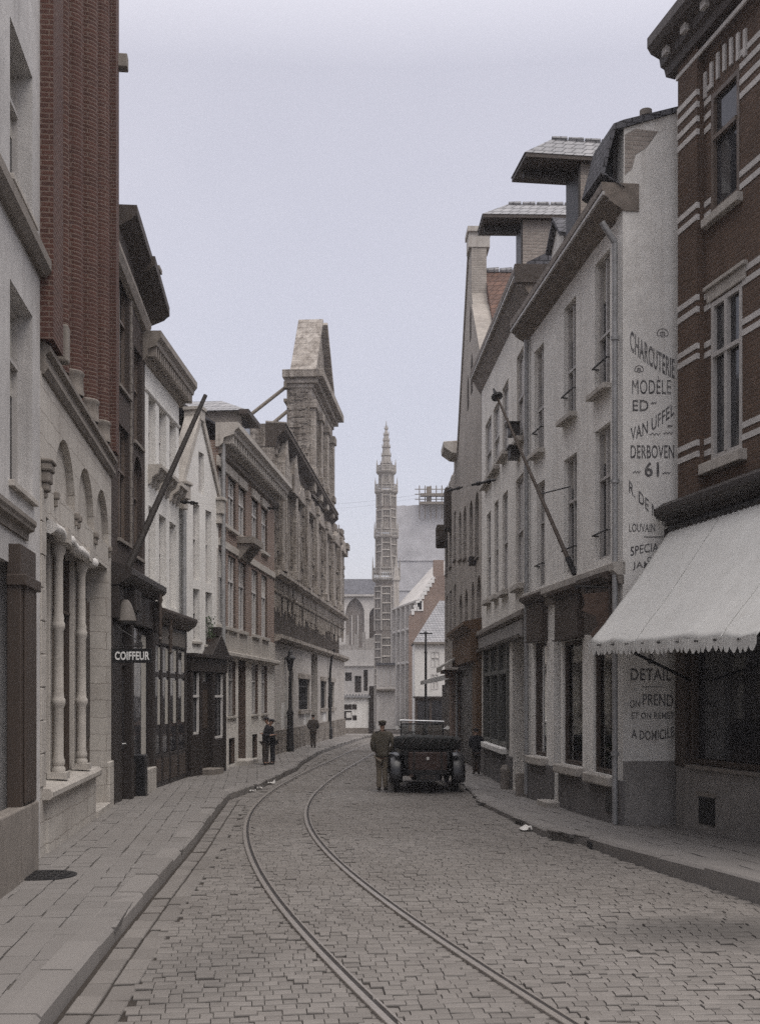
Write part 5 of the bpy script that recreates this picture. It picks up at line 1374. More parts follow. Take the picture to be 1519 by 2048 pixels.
for i in range(nu):
    for j in range(nv): q = i * (nv + 1) + j; m.f.append((q, q + nv + 1, q + nv + 2, q + 1))
o = m.build('awning_canvas', 'canvas', aw, smooth=True); sd = o.modifiers.new('t', 'SOLIDIFY'); sd.thickness = .006
m = MB()
for q in (2, 5):
    m.cut()
    for j in range(nv):
        p0_, p1_ = Vector(apt(q * 10, j)), Vector(apt(q * 10, j + 1)); m.tube(p0_ + Vector((0, -.004, .006)), p1_ + Vector((0, -.004, .006)), .007, n=5, caps=False)
m.build_each('canvas_seam', 'canvas', aw)
m = MB(); n = 34; k = 6
for i in range(n):
    for e in range(k):
        s0, s1 = (i + e / k) / n, (i + (e + 1) / k) / n
        def pt(s_, low):
            u = u0 + (u1 - u0) * s_; f = (s_ * n) % 1.0 if s_ < 1 else 0; b = zf + zr_ * s_ - .012 * math.sin(s_ * 31 + 5)
            dep = .10 + .075 * math.sin(math.pi * min(1, max(0, (e + (1 if low == 2 else 0)) / k)))
            return (u, -pj - .005 - .012 * math.sin(s_ * 60), b - (dep if low else -.004))
        a_ = pt(s0, 0); b2 = pt(s1, 0); c_ = pt(s1, 2); d_ = pt(s0, 1); m.quad(a_, b2, c_, d_)
o = m.build('scalloped_fringe', 'canvas', aw); sd = o.modifiers.new('t', 'SOLIDIFY'); sd.thickness = .005
m = MB(); m.tube((u0, -pj + .02, zf - .03), (u1, -pj + .02, zf + zr_ - .03), .02); m.tube((u0 + .9, -pj + .02, zf - .04), (u0 + .45, -.05, 2.35), .022); m.tube((u1 - .2, -pj + .02, zf + zr_ - .04), (u1 - .1, -.05, 2.35), .022)
m.tube((u0, -.15, zt_ + .02), (u1, -.15, zt_ + .02), .05, n=12); m.build('awning_frame', 'iron', aw)
# ------------------------------------------------------------------ far end: square, town hall turret, church
def frontal(name, label, cat, x0, x1, Y, group=None): return House(name, label, cat, (x0, Y), (x1, Y), group)
X = xat
# turret
Yt = 95.0; k = Yt / FPX
tx = X(772, Yt)
t = empty('town_hall_turret', (tx, Yt, 0), 0, 'tall slender stone turret with tiers of balconies and a crocketed spire at the street end', 'turret')
def Z(py): return zat(py, Yt)
R_ = lambda px: px * k
def octo(mb, r0, r1, z0, z1): mb.lathe([(r0, z0), (r1, z1)], 0, 0, 8, math.pi / 8)
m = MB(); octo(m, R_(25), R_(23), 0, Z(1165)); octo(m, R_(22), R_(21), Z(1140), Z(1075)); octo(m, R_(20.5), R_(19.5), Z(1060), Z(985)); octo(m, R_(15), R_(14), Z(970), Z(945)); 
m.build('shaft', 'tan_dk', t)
r = random.Random(3)
# blind tracery: slender ribs, canopies and niches on every face of every tier
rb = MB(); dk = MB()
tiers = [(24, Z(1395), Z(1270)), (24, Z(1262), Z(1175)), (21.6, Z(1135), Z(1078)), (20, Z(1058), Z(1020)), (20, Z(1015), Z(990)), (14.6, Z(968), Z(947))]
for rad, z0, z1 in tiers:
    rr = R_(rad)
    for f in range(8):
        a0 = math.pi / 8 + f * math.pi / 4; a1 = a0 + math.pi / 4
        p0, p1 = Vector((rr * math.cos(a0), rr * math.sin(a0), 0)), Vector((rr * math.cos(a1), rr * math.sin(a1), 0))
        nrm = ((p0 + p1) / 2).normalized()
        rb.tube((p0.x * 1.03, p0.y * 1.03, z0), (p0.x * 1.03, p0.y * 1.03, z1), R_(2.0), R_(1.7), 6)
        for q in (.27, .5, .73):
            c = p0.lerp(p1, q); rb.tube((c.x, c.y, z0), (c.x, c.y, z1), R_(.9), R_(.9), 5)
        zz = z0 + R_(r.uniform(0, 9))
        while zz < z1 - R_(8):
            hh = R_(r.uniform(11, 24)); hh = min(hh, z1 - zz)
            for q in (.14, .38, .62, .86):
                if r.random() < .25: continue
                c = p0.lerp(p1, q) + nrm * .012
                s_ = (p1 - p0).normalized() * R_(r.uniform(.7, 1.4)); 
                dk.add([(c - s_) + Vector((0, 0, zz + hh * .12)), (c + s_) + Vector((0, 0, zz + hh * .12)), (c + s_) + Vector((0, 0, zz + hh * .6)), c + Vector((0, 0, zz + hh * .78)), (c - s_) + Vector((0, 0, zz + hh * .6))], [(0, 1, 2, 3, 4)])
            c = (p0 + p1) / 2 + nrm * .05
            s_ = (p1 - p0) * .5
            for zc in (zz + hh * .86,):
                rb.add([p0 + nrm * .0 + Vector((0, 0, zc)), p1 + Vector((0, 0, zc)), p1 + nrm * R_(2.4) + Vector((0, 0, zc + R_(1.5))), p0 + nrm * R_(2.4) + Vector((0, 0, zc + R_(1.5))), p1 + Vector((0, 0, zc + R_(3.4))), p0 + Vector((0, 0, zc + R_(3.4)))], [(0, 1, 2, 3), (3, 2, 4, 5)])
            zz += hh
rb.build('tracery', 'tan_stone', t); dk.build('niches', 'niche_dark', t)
def balcony(zc, rad, hgt, nm='balcony'):
    m = MB(); rr = R_(rad); m.lathe([(rr * .72, zc - R_(9)), (rr * .86, zc - R_(4)), (rr, zc - R_(2)), (rr * 1.03, zc), (rr * .7, zc)], 0, 0, 8, math.pi / 8)
    for f in range(8):
        a0 = math.pi / 8 + f * math.pi / 4; a1 = a0 + math.pi / 4
        p0, p1 = Vector((rr * math.cos(a0), rr * math.sin(a0), zc)), Vector((rr * math.cos(a1), rr * math.sin(a1), zc))
        m.tube(p0, p0 + Vector((0, 0, hgt * 1.1)), R_(1.8), R_(1.3), 6); m.tube(p0 + Vector((0, 0, hgt * 1.1)), p0 + Vector((0, 0, hgt * 1.9)), R_(1.5), R_(.3), 6)
        for zz in (hgt * .92, hgt * .08): m.tube(p0 + Vector((0, 0, zz)), p1 + Vector((0, 0, zz)), R_(1.3), n=5)
        for i in range(1, 5):
            q = p0.lerp(p1, i / 5); m.tube(q, q + Vector((0, 0, hgt * .9)), R_(1.0), n=5)
        for i in range(5):
            q = p0.lerp(p1, (i + .5) / 5); m.lathe([(R_(1.1), zc + hgt * .5), (R_(1.1), zc + hgt * .7)], q.x, q.y, 5)
    m.build(nm, 'tan_stone', t)
balcony(Z(1160), 29, R_(24)); balcony(Z(1075), 25, R_(16)); balcony(Z(985), 23.5, R_(15)); balcony(Z(945), 20, R_(13))
sp = MB(); prof = [(R_(13), Z(947)), (R_(11), Z(930)), (R_(8.6), Z(905)), (R_(7), Z(890)), (R_(5), Z(870)), (R_(1.5), Z(856)), (R_(.6), Z(842))]
sp.lathe(prof, 0, 0, 8, math.pi / 8)
for (z, rr) in ((Z(928), 11.4), (Z(912), 9.6), (Z(895), 8.2), (Z(882), 6.6), (Z(870), 5.4), (Z(858), 3.4)):
    sp.lathe([(R_(rr * .8), z - R_(1.5)), (R_(rr * 1.15), z), (R_(rr * .8), z + R_(1.2))], 0, 0, 8, math.pi / 8)
    for f in range(8):
        a = math.pi / 8 + f * math.pi / 4; sp.tube((R_(rr) * math.cos(a), R_(rr) * math.sin(a), z), (R_(rr * 1.1) * math.cos(a), R_(rr * 1.1) * math.sin(a), z + R_(6)), R_(1.0), R_(.3), 5)
sp.build('spire', 'tan_stone', t)
# town hall side front, right of the turret
h = House('town_hall', 'pale stone civic front with string courses directly right of the slender turret', 'building', (X(789, 88), 88.0), (X(838, 80), 80.0))
for i in range(4):
    for z0, z1 in ((2.2, 4.2), (5.0, 6.8)):
        u = .25 + i * (h.L - .5) / 4; h.win(u, u + .5, z0, z1, d=.15, cols=1, trans=(), frame='frame_w', glass='church', sill=None, arch='point')
h.wall('church_lt', 0, h.L, 0, 8.9, 6)
for z in (4.6, 7.0, 8.8): course(h, 'string_course', 'church_lt', -.05, h.L, z - .12, z + .1, .25)
m = MB(); m.profile([(0, 8.9), (3, 12.2), (6, 8.9)], 0.0, h.L * .9); m.build('roof', 'church_lt', h.root)
m = MB(); m.box(.25, .65, -.2, .2, 8.9, 11); m.add([(.2, -.25, 11), (.7, -.25, 11), (.7, .25, 11), (.2, .25, 11), (.45, 0, 12.9)], [(0, 1, 4), (1, 2, 4), (2, 3, 4), (3, 0, 4)]); m.build('pinnacle', 'tan_stone', h.root)
m = MB()
for i in range(6): u = .1 + i * (h.L - .4) / 5; m.cut(); m.box(u, u + .2, -.3, .05, 0, 8.7)
m.build_each('buttress', 'church_lt', h.root)
# church: bare roofless gable wall and slated aisle with pointed window
Yc = 128.0
h = frontal('church', 'vast bare lilac-grey church wall with scaffold stubs looming behind the turret', 'church', X(778, Yc), X(1010, Yc), Yc)
r = random.Random(14); L = h.L
m = MB(); top = []; u = 0.0
while u < L: top.append((u, zat(1012 + r.uniform(-1.5, 1.5), Yc) + .03 * u)); u += r.uniform(.3, .9)
m.prism([(0, 0), (L, 0), (L, top[-1][1])] + top[::-1], 0, 9); m.build('wall', 'church', h.root)
m = MB()
for i, py in enumerate((1180, 1120)): m.box(0, L, -.1, .02, zat(py, Yc) - .1, zat(py, Yc))
m.build('weathering', 'church', h.root)
ua, ub = h.u(838), h.u(905); m = MB(); zz = [zat(y, Yc) for y in (1012, 1000, 990, 980)]
for i in range(7):
    u = ua + (ub - ua) * i / 6; m.tube((u, -.5, zz[0] - 1.5), (u, -.5, zz[3] + .4), .06, n=6)
for z in zz[1:]: m.tube((ua - .5, -.5, z), (ub, -.5, z), .05, n=6)
m.box(ua, ub, -1.2, -.3, zz[0] + .02, zz[0] + .3); m.box(ua + .1, ub, -1.2, -.4, zz[2] - .3, zz[2]); m.box(h.u(852), h.u(862), -.6, -.2, zz[0], zz[3] + .3)
m.build('scaffold', 'timber', h.root)
h = frontal('church_aisle', 'pale church aisle with dark slate roof and one large pointed window, left of the turret', 'church', X(560, 118), X(765, 118), 118.0)
a, b_ = h.u(691), h.u(728); h.open(a, b_, zat(1300, 118), zat(1195, 118), .5, 'point')
a2, b2 = h.u(738), h.u(758); h.open(a2, b2, zat(1300, 118), zat(1215, 118), .5, 'point')
h.wall('church_lt', 0, h.L, 0, zat(1190, 118), 8)
MB().box(a - .05, b_ + .05, .45, .5, zat(1300, 118), zat(1195, 118)).build('blocked_window', 'tan_dk', h.root)
MB().box(a2 - .05, b2 + .05, .45, .5, zat(1300, 118), zat(1215, 118)).build('blocked_window', 'ruin_dk', h.root)
m = MB()
for q in (.33, .66): m.box(a + (b_ - a) * q - .06, a + (b_ - a) * q + .06, .3, .45, zat(1300, 118), zat(1230, 118))
m.build('mullion', 'church_lt', h.root)
course(h, 'eave_course', 'church_lt', 0, h.L, zat(1195, 118), zat(1189, 118), .3)
m = MB(); m.profile([(-.3, zat(1189, 118)), (4, zat(1150, 118)), (8, zat(1189, 118))], 0, h.L); m.build('roof', 'slate', h.root)
# ruined fronts below the aisle
h = frontal('ruined_house', 'low pale ruined house front with patched masonry below the pointed church window', 'ruin', X(640, 100), X(749, 100), 100.0)
L = h.L; r = random.Random(8)
ops = []
for (pl, pr, yt, yb) in ((690, 703, 1345, 1362), (709, 722, 1352, 1385), (727, 735, 1340, 1382), (690, 700, 1278, 1296)):
    ops.append((h.u(pl), h.u(pr), zat(yb, 100), zat(yt, 100), .4, None))
h.wall('church_lt', 0, L, 0, zat(1300, 100), 3, ops=ops[:3])
for o in ops[:3]: MB().box(o[0], o[1], .36, .4, o[2], o[3]).build('window', 'ruin_dk', h.root)
m = MB(); u = 0
while u < L - .05: w = r.uniform(.2, .6); m.box(u, min(L, u + w), 0, .5, zat(1300, 100), zat(1300 - r.uniform(0, 36) * (1 if u > L * .45 else .6), 100)); u += w
m.build('broken_wall_top', 'tan_stone', h.root)
m = MB()
for z in (zat(1330, 100), zat(1390, 100)): m.box(0, L, -.15, .02, z - .12, z)
m.build('string_course', 'church_lt', h.root)
# kiosk
h = frontal('kiosk', 'small pale kiosk plastered with dark posters at the left end of the street', 'kiosk', X(668, 66), X(737, 66), 66.0)
L = h.L; zt = zat(1396, 66)
MB().box(0, L, 0, 1.6, 0, zt).build('wall', 'white', h.root)
m = MB(); m.box(-.1, L + .1, -.15, 1.7, zt, zt + .12)
for i in range(12): u = i * L / 11.5; m.box(u, u + .1, -.12, -.02, zt + .12, zt + .22)
m.build('roof', 'slate_lt', h.root)
for (pl, pr, yt, yb) in ((685, 703, 1409, 1419), (704, 713, 1409, 1419), (685, 703, 1422, 1440), (705, 713, 1431, 1440)):
    a, b_ = h.u(pl), h.u(pr); MB().box(a, b_, -.02, .0, zat(yb, 66), zat(yt, 66)).build('poster', 'wood_dk', h.root)
a, b_ = h.u(692), h.u(702); MB().box(a, b_, -.03, -.02, zat(1436, 66), zat(1425, 66)).build('poster', 'paper', h.root)
MB().box(-.03, L + .02, -.04, .0, 0, .35).build('base', 'stone_dk', h.root)
MB().box(L + .02, L + .3, -.1, 1.2, 0, 2.75).build('side_post', 'wood_dk', h.root)
# house fronts at the turret's foot
h = frontal('pale_low_house', 'pale low house front at the foot of the turret, behind the standing man', 'house', X(752, 76), X(790, 76), 76.0)
h.wall('church_lt', 0, h.L, 0, zat(1330, 76), 5, ops=[])
MB().box(-.05, h.L, -.3, .02, zat(1381, 76), zat(1378, 76)).build('ledge', 'stone_dk', h.root)
m = MB()
for i in range(4): u = .12 + i * .3; m.box(u, u + .16, -.02, .01, zat(1372, 76), zat(1340, 76))
m.build('shutter', 'shutter', h.root)
MB().box(0, h.L, -.2, 5, zat(1330, 76), zat(1326, 76)).build('roof_edge', 'slate', h.root)
# white house and stepped brick gable at the right end
h = frontal('white_corner_house', 'bright white two-storey house with pale slate roof closing the street on the right', 'house', X(829, 64), X(960, 64), 64.0)
L = h.L; ze = zat(1285, 64)
for (pl, pr, yt, yb) in ((861, 879, 1303, 1335), (861, 876, 1348, 1380)):
    h.win(h.u(pl), h.u(pr), zat(yb, 64), zat(yt, 64), d=.08, cols=2, trans=(.6,), frame='frame_w', sill=None, shut='white2')
h.wall('white2', 0, L, 0, ze, 5)
m = MB(); m.add([(-.1, -.1, ze), (L, -.1, ze), (L, 2.5, zat(1200, 66)), (1.5, 2.5, zat(1200, 66)), (-.1, 5, ze), (L, 5, ze)], [(0, 1, 2, 3), (0, 3, 4), (4, 3, 2, 5)]); m.build('roof', 'slate_lt', h.root)
MB().box(-.1, L, -.2, .02, ze - .1, ze + .02).build('gutter', 'stone_dk', h.root)
m = MB(); m.box(0, L, -.25, .0, .0, zat(1397, 64)); sfo = m.build('shopfront', 'wood_br', h.root)
m = MB(); m.box(-.1, L, -.4, .0, zat(1397, 64), zat(1393, 64)); m.build('shop_cornice', 'wood_dk', h.root)
for i in range(3): MB().box(.15 + i * .8, .8 + i * .8, -.28, -.25, .6, 1.9).build('pane', 'glass', sfo)
h = frontal('stepped_gable_house', 'red brick house with white stepped gable and one white-framed window behind the white house', 'house', X(817, 72), X(950, 72), 72.0)
L = h.L; z0 = zat(1232, 72); n = 9
m = MB(); pts = [(0, 0), (L, 0), (L, zat(1120, 72))]; st = MB()
ux = [h.u(823 + (868 - 823) * i / n) for i in range(n + 1)]; zx = [zat(1222 - (1222 - 1150) * i / n, 72) for i in range(n + 1)]
out_ = [(ux[n], zat(1148, 72)), (h.u(868), zat(1120, 72)), (L, zat(1120, 72))]
prof = [(0, 0), (0, z0)]
for i in range(n): prof += [(ux[i], zx[i]), (ux[i + 1], zx[i])]; st.box(ux[i] - .05, ux[i + 1] + .05, -.06, .5, zx[i] - .0, zx[i] + .1); st.box(ux[i] - .02, ux[i] + .16, -.05, .0, zx[i] - .25, zx[i])
prof += [(ux[n], zx[n]), (h.u(866), zx[n]), (h.u(866), zat(1120, 72)), (h.u(887), zat(1120, 72)), (h.u(887), zx[n]), (L, zx[n]), (L, 0)]
m.prism(prof[::-1], 0, .5); m.build('gable_wall', 'brick_e', h.root); st.build('step_coping', 'white2', h.root)
a, b_ = h.u(834), h.u(846); w = MB(); w.box(a, b_, -.05, -.005, zat(1222, 72), zat(1202, 72)); w = w.build('window', 'white2', h.root)
MB().box(a + .1, b_ - .1, -.06, -.05, zat(1219, 72), zat(1205, 72)).build('pane', 'glass', w)
# tall lamp / tram pole in front of the white house
Yp = 52.0; xp = X(851, Yp)
p = empty('tram_pole', (xp, Yp, 0), 0, 'tall thin iron tram pole in front of the bright white corner house', 'pole')
m = MB(); zz = zat(1268, Yp); m.lathe([(.09, 0), (.09, .9), (.06, 1.0), (.055, zz - .9), (.08, zz - .85), (.05, zz - .75), (.045, zz)], 0, 0, 10); m.build('shaft', 'iron', p, smooth=True)
m = MB(); m.lathe([(.1, zz), (.11, zz + .05), (.03, zz + .12)], 0, 0, 10); m.tube((-.3, 0, zz + .02), (.3, 0, zz + .02), .03); m.build('finial', 'iron', p)

# ------------------------------------------------------------------ street furniture
# lamp post by the ruined hall
lx, ly = -3.27, 41.8
lp = empty('street_lamp', (lx, ly, .12), 0, 'black iron street lamp with glazed lantern before the ruined hall', 'street lamp')
s = ly / FPX
m = MB(); m.lathe([(8 * s, 0), (8 * s, .25), (6.5 * s, .35), (6 * s, 1.3), (7.5 * s, 1.42), (4 * s, 1.55), (3.2 * s, 2.6), (4.5 * s, 2.66), (2.6 * s, 2.75), (2.6 * s, 2.95)], 0, 0, 14); m.build('post', 'iron', lp, smooth=True)
m = MB(); m.lathe([(3.2 * s, 2.95), (7 * s, 3.35), (6.9 * s, 3.36)], 0, 0, 6); m.build('lantern_glass', 'glass', lp)
m = MB(); m.lathe([(11 * s, 3.36), (11 * s, 3.42), (5 * s, 3.52), (4 * s, 3.58), (4.5 * s, 3.62), (1.5 * s, 3.72)], 0, 0, 8)
for i in range(6): a = i * math.pi / 3; m.tube((3.2 * s * math.cos(a), 3.2 * s * math.sin(a), 2.95), (7 * s * math.cos(a), 7 * s * math.sin(a), 3.36), .018, n=5)
m.build('lantern_cap', 'iron', lp)
# second, thin post with curved top
lx, ly = -2.41, 55.0; lp = empty('curved_post', (lx, ly, .1), 0, 'thin dark post with curved top against the far part of the ruined hall', 'post')
m = MB(); m.tube((0, 0, 0), (0, 0, 2.0), .09, .08); m.path([(0, 0, 2.0), (.02, 0, 3.2), (.1, 0, 4.0), (.22, 0, 4.3)], .06); m.build('shaft', 'iron', lp)
m = MB(); m.lathe([(.14, 0), (.14, .5), (.1, .6)], 0, 0, 12); m.build('base', 'iron', lp)
# flagpoles
def flagpole(base, tip, label, mat, r0=.055, finial=True, stay=None):
    o = empty('flagpole', base, 0, label, 'flagpole'); b = Vector(base); tvec = Vector(tip) - b
    m = MB(); m.tube((0, 0, 0), tvec, r0, r0 * .55, 10); m.build('pole', mat, o, smooth=True)
    m = MB(); d = tvec.normalized(); m.tube(-d * .1, d * .25, r0 * 1.25, n=10); m.tube((0, 0, 0), (-.12 if base[0] < 0 else .12, 0, -.05), .04, n=8); m.build('wall_socket', 'iron', o)
    if finial:
        m = MB(); p = tvec; m.tube(p, p + d * .05, .11, .11, 10); m.tube(p + d * .05, p + d * .22, .05, .015, 8); m.build('finial', 'iron', o)
    if stay:
        m = MB(); m.tube(tvec * stay[0], Vector(stay[1]) - b, .012, n=6); m.build('stay_rod', 'iron', o)
flagpole((-4.98, 22.15, zat(1165, 22.15)), (X(411, 23.0), 23.0, zat(790, 23.0)), 'dark tarred flagpole leaning out from the soot-dark house on the left', 'pole', .075, False)
b0 = Vector((X(1146, 20.1) - .02, 20.05, zat(1140, 20.1)))
flagpole(tuple(b0), (X(994, 21.6), 21.6, zat(795, 21.6)), 'slim flagpole with finial leaning out from the pale lettered house', 'pole_lt', .04, True, (.42, (X(1140, 20.4), 20.4, zat(973, 20.4))))
# overhead span wires with rod insulators
def wire(a, b_, sag, label, rods=()):
    a, b_ = Vector(a), Vector(b_); o = empty('span_wire', a, 0, label, 'wire', 'span wires over the street')
    pts = [a.lerp(b_, i / 16) - a - Vector((0, 0, sag * 4 * (i / 16) * (1 - i / 16))) for i in range(17)]
    m = MB(); m.path(pts, .0014, 5); m.build('wire', 'iron', o)
    for q in rods:
        i = q * 16; p = pts[int(i)]; d = (pts[int(i) + 1] - p).normalized(); m = MB(); m.tube(p, p + d * .55, .028, n=8); m.tube(p + d * .12, p + d * .2, .05, n=8); m.tube(p + d * .36, p + d * .44, .05, n=8); m.build('insulator', 'iron', o)
wire((-4.93, 28.2, zat(1003, 28.2)), (2.97, 24.5, zat(948, 24.5)), .35, 'thin overhead span wire from the limewashed white house across the street', (.02, .93))
wire((-3.78, 38.0, zat(1016, 38.0)), (2.74, 32.6, zat(966, 32.6)), .3, 'thin overhead span wire from the brown brick house across the street', (.02, .88))
# hairdresser's sign
Ys_ = 20.99; x0, x1 = X(226.5, Ys_), X(302.5, Ys_); z0, z1 = zat(1326, Ys_), zat(1297.5, Ys_)
s_ = empty('shop_sign', ((x0 + x1) / 2, Ys_, z0), 0, 'black projecting sign with white capitals hanging before the soot-dark house', 'sign')
hw, hh = (x1 - x0) / 2, z1 - z0
MB().box(-hw, hw, -.02, .02, 0, hh).build('sign_board', 'black', s_, bevel=.004)
V, Fs = glyphs('COIFFEUR', .03); m = MB(); m.add([(-hw * .90 + v[0] * hw * 1.82, -.024, hh * .2 + v[1] * hh * .6) for v in V], Fs); m.build('lettering', 'paintw', s_)
m = MB(); m.tube((-hw, 0, hh + .05), (hw * .6, 0, hh + .05), .012); m.tube((-hw * .6, 0, hh), (-hw * .6, 0, hh + .3), .01); m.tube((hw * .5, 0, hh), (hw * .5, 0, hh + .12), .01); m.tube((hw * .5, 0, hh + .1), (-hw * .9, .05, hh + .42), .01); m.build('sign_bracket', 'iron', s_)

# ------------------------------------------------------------------ motor car, seen from behind
car = empty('motor_car', (1.03, 25.35, 0), math.radians(1.0), 'dark open touring car with folded hood and brown trunk parked by the right kerb', 'car')
def loft(secs, cap=True):
    """secs: list of (y, [(x,z)...])"""
    m = MB(); n = len(secs[0][1])
    for y, p in secs: m.v.extend([(x, y, z) for x, z in p])
    for k in range(len(secs) - 1):
        for i in range(n): m.f.append((k * n + i, k * n + (i + 1) % n, (k + 1) * n + (i + 1) % n, (k + 1) * n + i))
    if cap: m.f += [tuple(range(n)), tuple(range((len(secs) - 1) * n, len(secs) * n))]
    return m
def sec(hw, zb, zt, bl=.12): return [(-hw * .8, zb), (hw * .8, zb), (hw, zb + bl), (hw, zt - .04), (hw - .05, zt), (-hw + .05, zt), (-hw, zt - .04), (-hw, zb + bl)]
loft([(.12, sec(.50, .5, .98)), (.3, sec(.58, .42, 1.02)), (1.0, sec(.62, .4, 1.02)), (1.9, sec(.6, .4, 1.02)), (2.15, sec(.5, .42, 1.04)), (2.3, sec(.42, .45, 1.05)), (3.35, sec(.34, .48, 1.0)), (3.42, sec(.3, .5, .98))]).build('body', 'carpaint', car, smooth=True, bevel=.01)
MB().box(-.42, .42, .35, 3.6, .34, .44).build('chassis', 'iron', car)
m = MB()   # seat backs
for y in (.62, 1.55): m.box(-.52, .52, y, y + .16, .95, 1.2); m.box(-.52, .52, y + .16, y + .5, .95, 1.03)
m.build('seat', 'leather', car, bevel=.04)
# folded hood: pleated roll resting on the tail
m = MB(); nx, na = 36, 12
for i in range(nx + 1):
    x = -.72 + 1.44 * i / nx; e = 1 - .25 * abs(i / nx * 2 - 1) ** 4
    for j in range(na):
        a = 2 * math.pi * j / na
        ry, rz = .22 * e, .17 * e
        pl = 1 + .03 * math.sin(i * .9 + j * 1.1) + .015 * math.sin(i * 2.3 - j * .8)
        m.v.append((x, .12 + ry * math.cos(a) * pl, 1.11 + rz * math.copysign(abs(math.sin(a)) ** .5, math.sin(a)) * pl - .03 * (i / nx)))
for i in range(nx):
    for j in range(na): m.f.append((i * na + j, i * na + (j + 1) % na, (i + 1) * na + (j + 1) % na, (i + 1) * na + j))
m.f += [tuple(range(na)), tuple(range(nx * na, (nx + 1) * na))]
m.build('folded_hood', 'hood', car, smooth=True)
m = MB()
for i in range(7):
    x = -.6 + i * .2; m.path([(x, -.13, 1.02), (x + .05, -.135, 1.1), (x + .13, -.08, 1.2), (x + .17, .06, 1.265)], .012, 6)
m.build('hood_strap', 'leather', car)
# windscreens: frame with swung-up upper light, and rear screen
m = MB()
for (y, w, z0, z1) in ((2.05, .50, 1.03, 1.47),):
    for x in (-w, w): m.tube((x, y, z0), (x, y, z1), .016)
    m.tube((-w, y, z1), (w, y, z1), .016); m.tube((-w, y, z0), (w, y, z0), .016); m.tube((0.02, y, z0), (.02, y, z1), .01)
ws = m.build('windscreen', 'iron', car)
MB().box(-.49, .49, 2.048, 2.052, 1.04, 1.46).build('pane', 'shop_glass', ws)
m = MB(); m.tube((-.52, 1.85, 1.56), (.5, 1.85, 1.53), .017); m.tube((-.52, 1.85, 1.56), (-.5, 2.05, 1.45), .012); m.tube((.5, 1.85, 1.53), (.5, 2.05, 1.45), .012); m.build('windscreen_visor', 'chrome', ws)
m = MB()
for x in (-.56, .58): m.lathe([(.0, 0), (.035, .01), (.045, .05), (.02, .09)], 0, 0, 10); 
m = MB()
for x in (-.6, .6):
    m.tube((x, 1.98, 1.38), (x, 2.06, 1.38), .05, .035, 10); m.tube((x * .85, 2.04, 1.35), (x, 2.04, 1.38), .012)
m.build('side_light', 'chrome', car)
# steering wheel
m = MB(); n = 20
for i in range(n):
    a0, a1 = 2 * math.pi * i / n, 2 * math.pi * (i + 1) / n; c = Vector((-.26, 1.78, 1.12)); ex, ey = Vector((1, 0, 0)), Vector((0, .45, .9)).normalized()
    m.tube(c + ex * .19 * math.cos(a0) + ey * .19 * math.sin(a0), c + ex * .19 * math.cos(a1) + ey * .19 * math.sin(a1), .014, n=6)
m.tube((-.26, 1.78, 1.12), (-.26, 2.2, .9), .016); m.build('steering_wheel', 'wood_dk', car)
# luggage trunk, rack and plate
tr = MB().box(-.42, .42, -.30, .06, .50, .90).build('trunk', 'trunk', car, bevel=.02)
m = MB()
for x in (-.3, .3): m.box(x - .025, x + .025, -.306, .06, .5, .905)
m.build('strap', 'leather', tr); MB().box(-.03, .03, -.312, -.3, .74, .8).build('clasp', 'chrome', tr)
m = MB(); m.box(-.45, .45, -.3, .3, .46, .49); m.box(-.45, .45, -.31, -.29, .44, .52); m.build('luggage_rack', 'iron', car)
m = MB(); m.box(-.25, .25, -.3, -.285, .28, .44); pl = m.build('number_plate', 'black', car)
V, Fs = glyphs('2352', .02); m = MB(); m.add([(-.17 + v[0] * .34, -.303, .32 + v[1] * .085) for v in V], Fs); m.build('lettering', 'wood_br', pl)
m = MB(); m.lathe([(.0, -.30), (.05, -.29), (.05, -.22)], 0, 0, 10, axis='x'); 
MB().tube((-.36, -.28, .4), (-.36, -.2, .4), .045, n=12).build('tail_lamp', 'rust', car)
m = MB(); m.lathe([(.02, -.62), (.06, -.6), (.06, -.16), (.15, -.1), (.17, 0), (.15, .1), (.06, .16), (.06, .6), (.02, .62)], .42, .40, 12, axis='x'); m.build('rear_axle', 'iron', car, smooth=True)
m = MB(); m.tube((.3, -.1, .28), (.3, 1.5, .32), .03); m.build('exhaust_pipe', 'iron', car)
MB().box(-.35, .35, .12, .45, .26, .5).build('fuel_tank', 'black', car, bevel=.06)
def wheel(x, y, sgn):
    w = MB(); R = .385; prof = []
    for i in range(9): a = math.pi * i / 8; prof.append((R - .065 + .065 * math.sin(a), -.062 * math.cos(a)))
    vs = []; w.lathe([(R - .1, -.045)] + prof + [(R - .1, .045)], 0, 0, 28, axis='x')
    o = w.build('wheel', 'tyre', car, smooth=True); o.location = (x, y, R)
    d = MB(); d.lathe([(.05, -.07), (.06, .07)], 0, 0, 12, axis='x'); d.lathe([(R - .095, -.04), (R - .085, -.04), (R - .085, .04), (R - .095, .04)], 0, 0, 24, axis='x')
    for i in range(10): a = math.pi * 2 * i / 10; d.tube((0, .05 * math.cos(a), .05 * math.sin(a)), (0, (R - .09) * math.cos(a), (R - .09) * math.sin(a)), .02, .015, 6)
    d.build('rim', 'rim', o)
for x in (-.66, .66):
    for y in (.40, 3.15): wheel(x, y, 1)
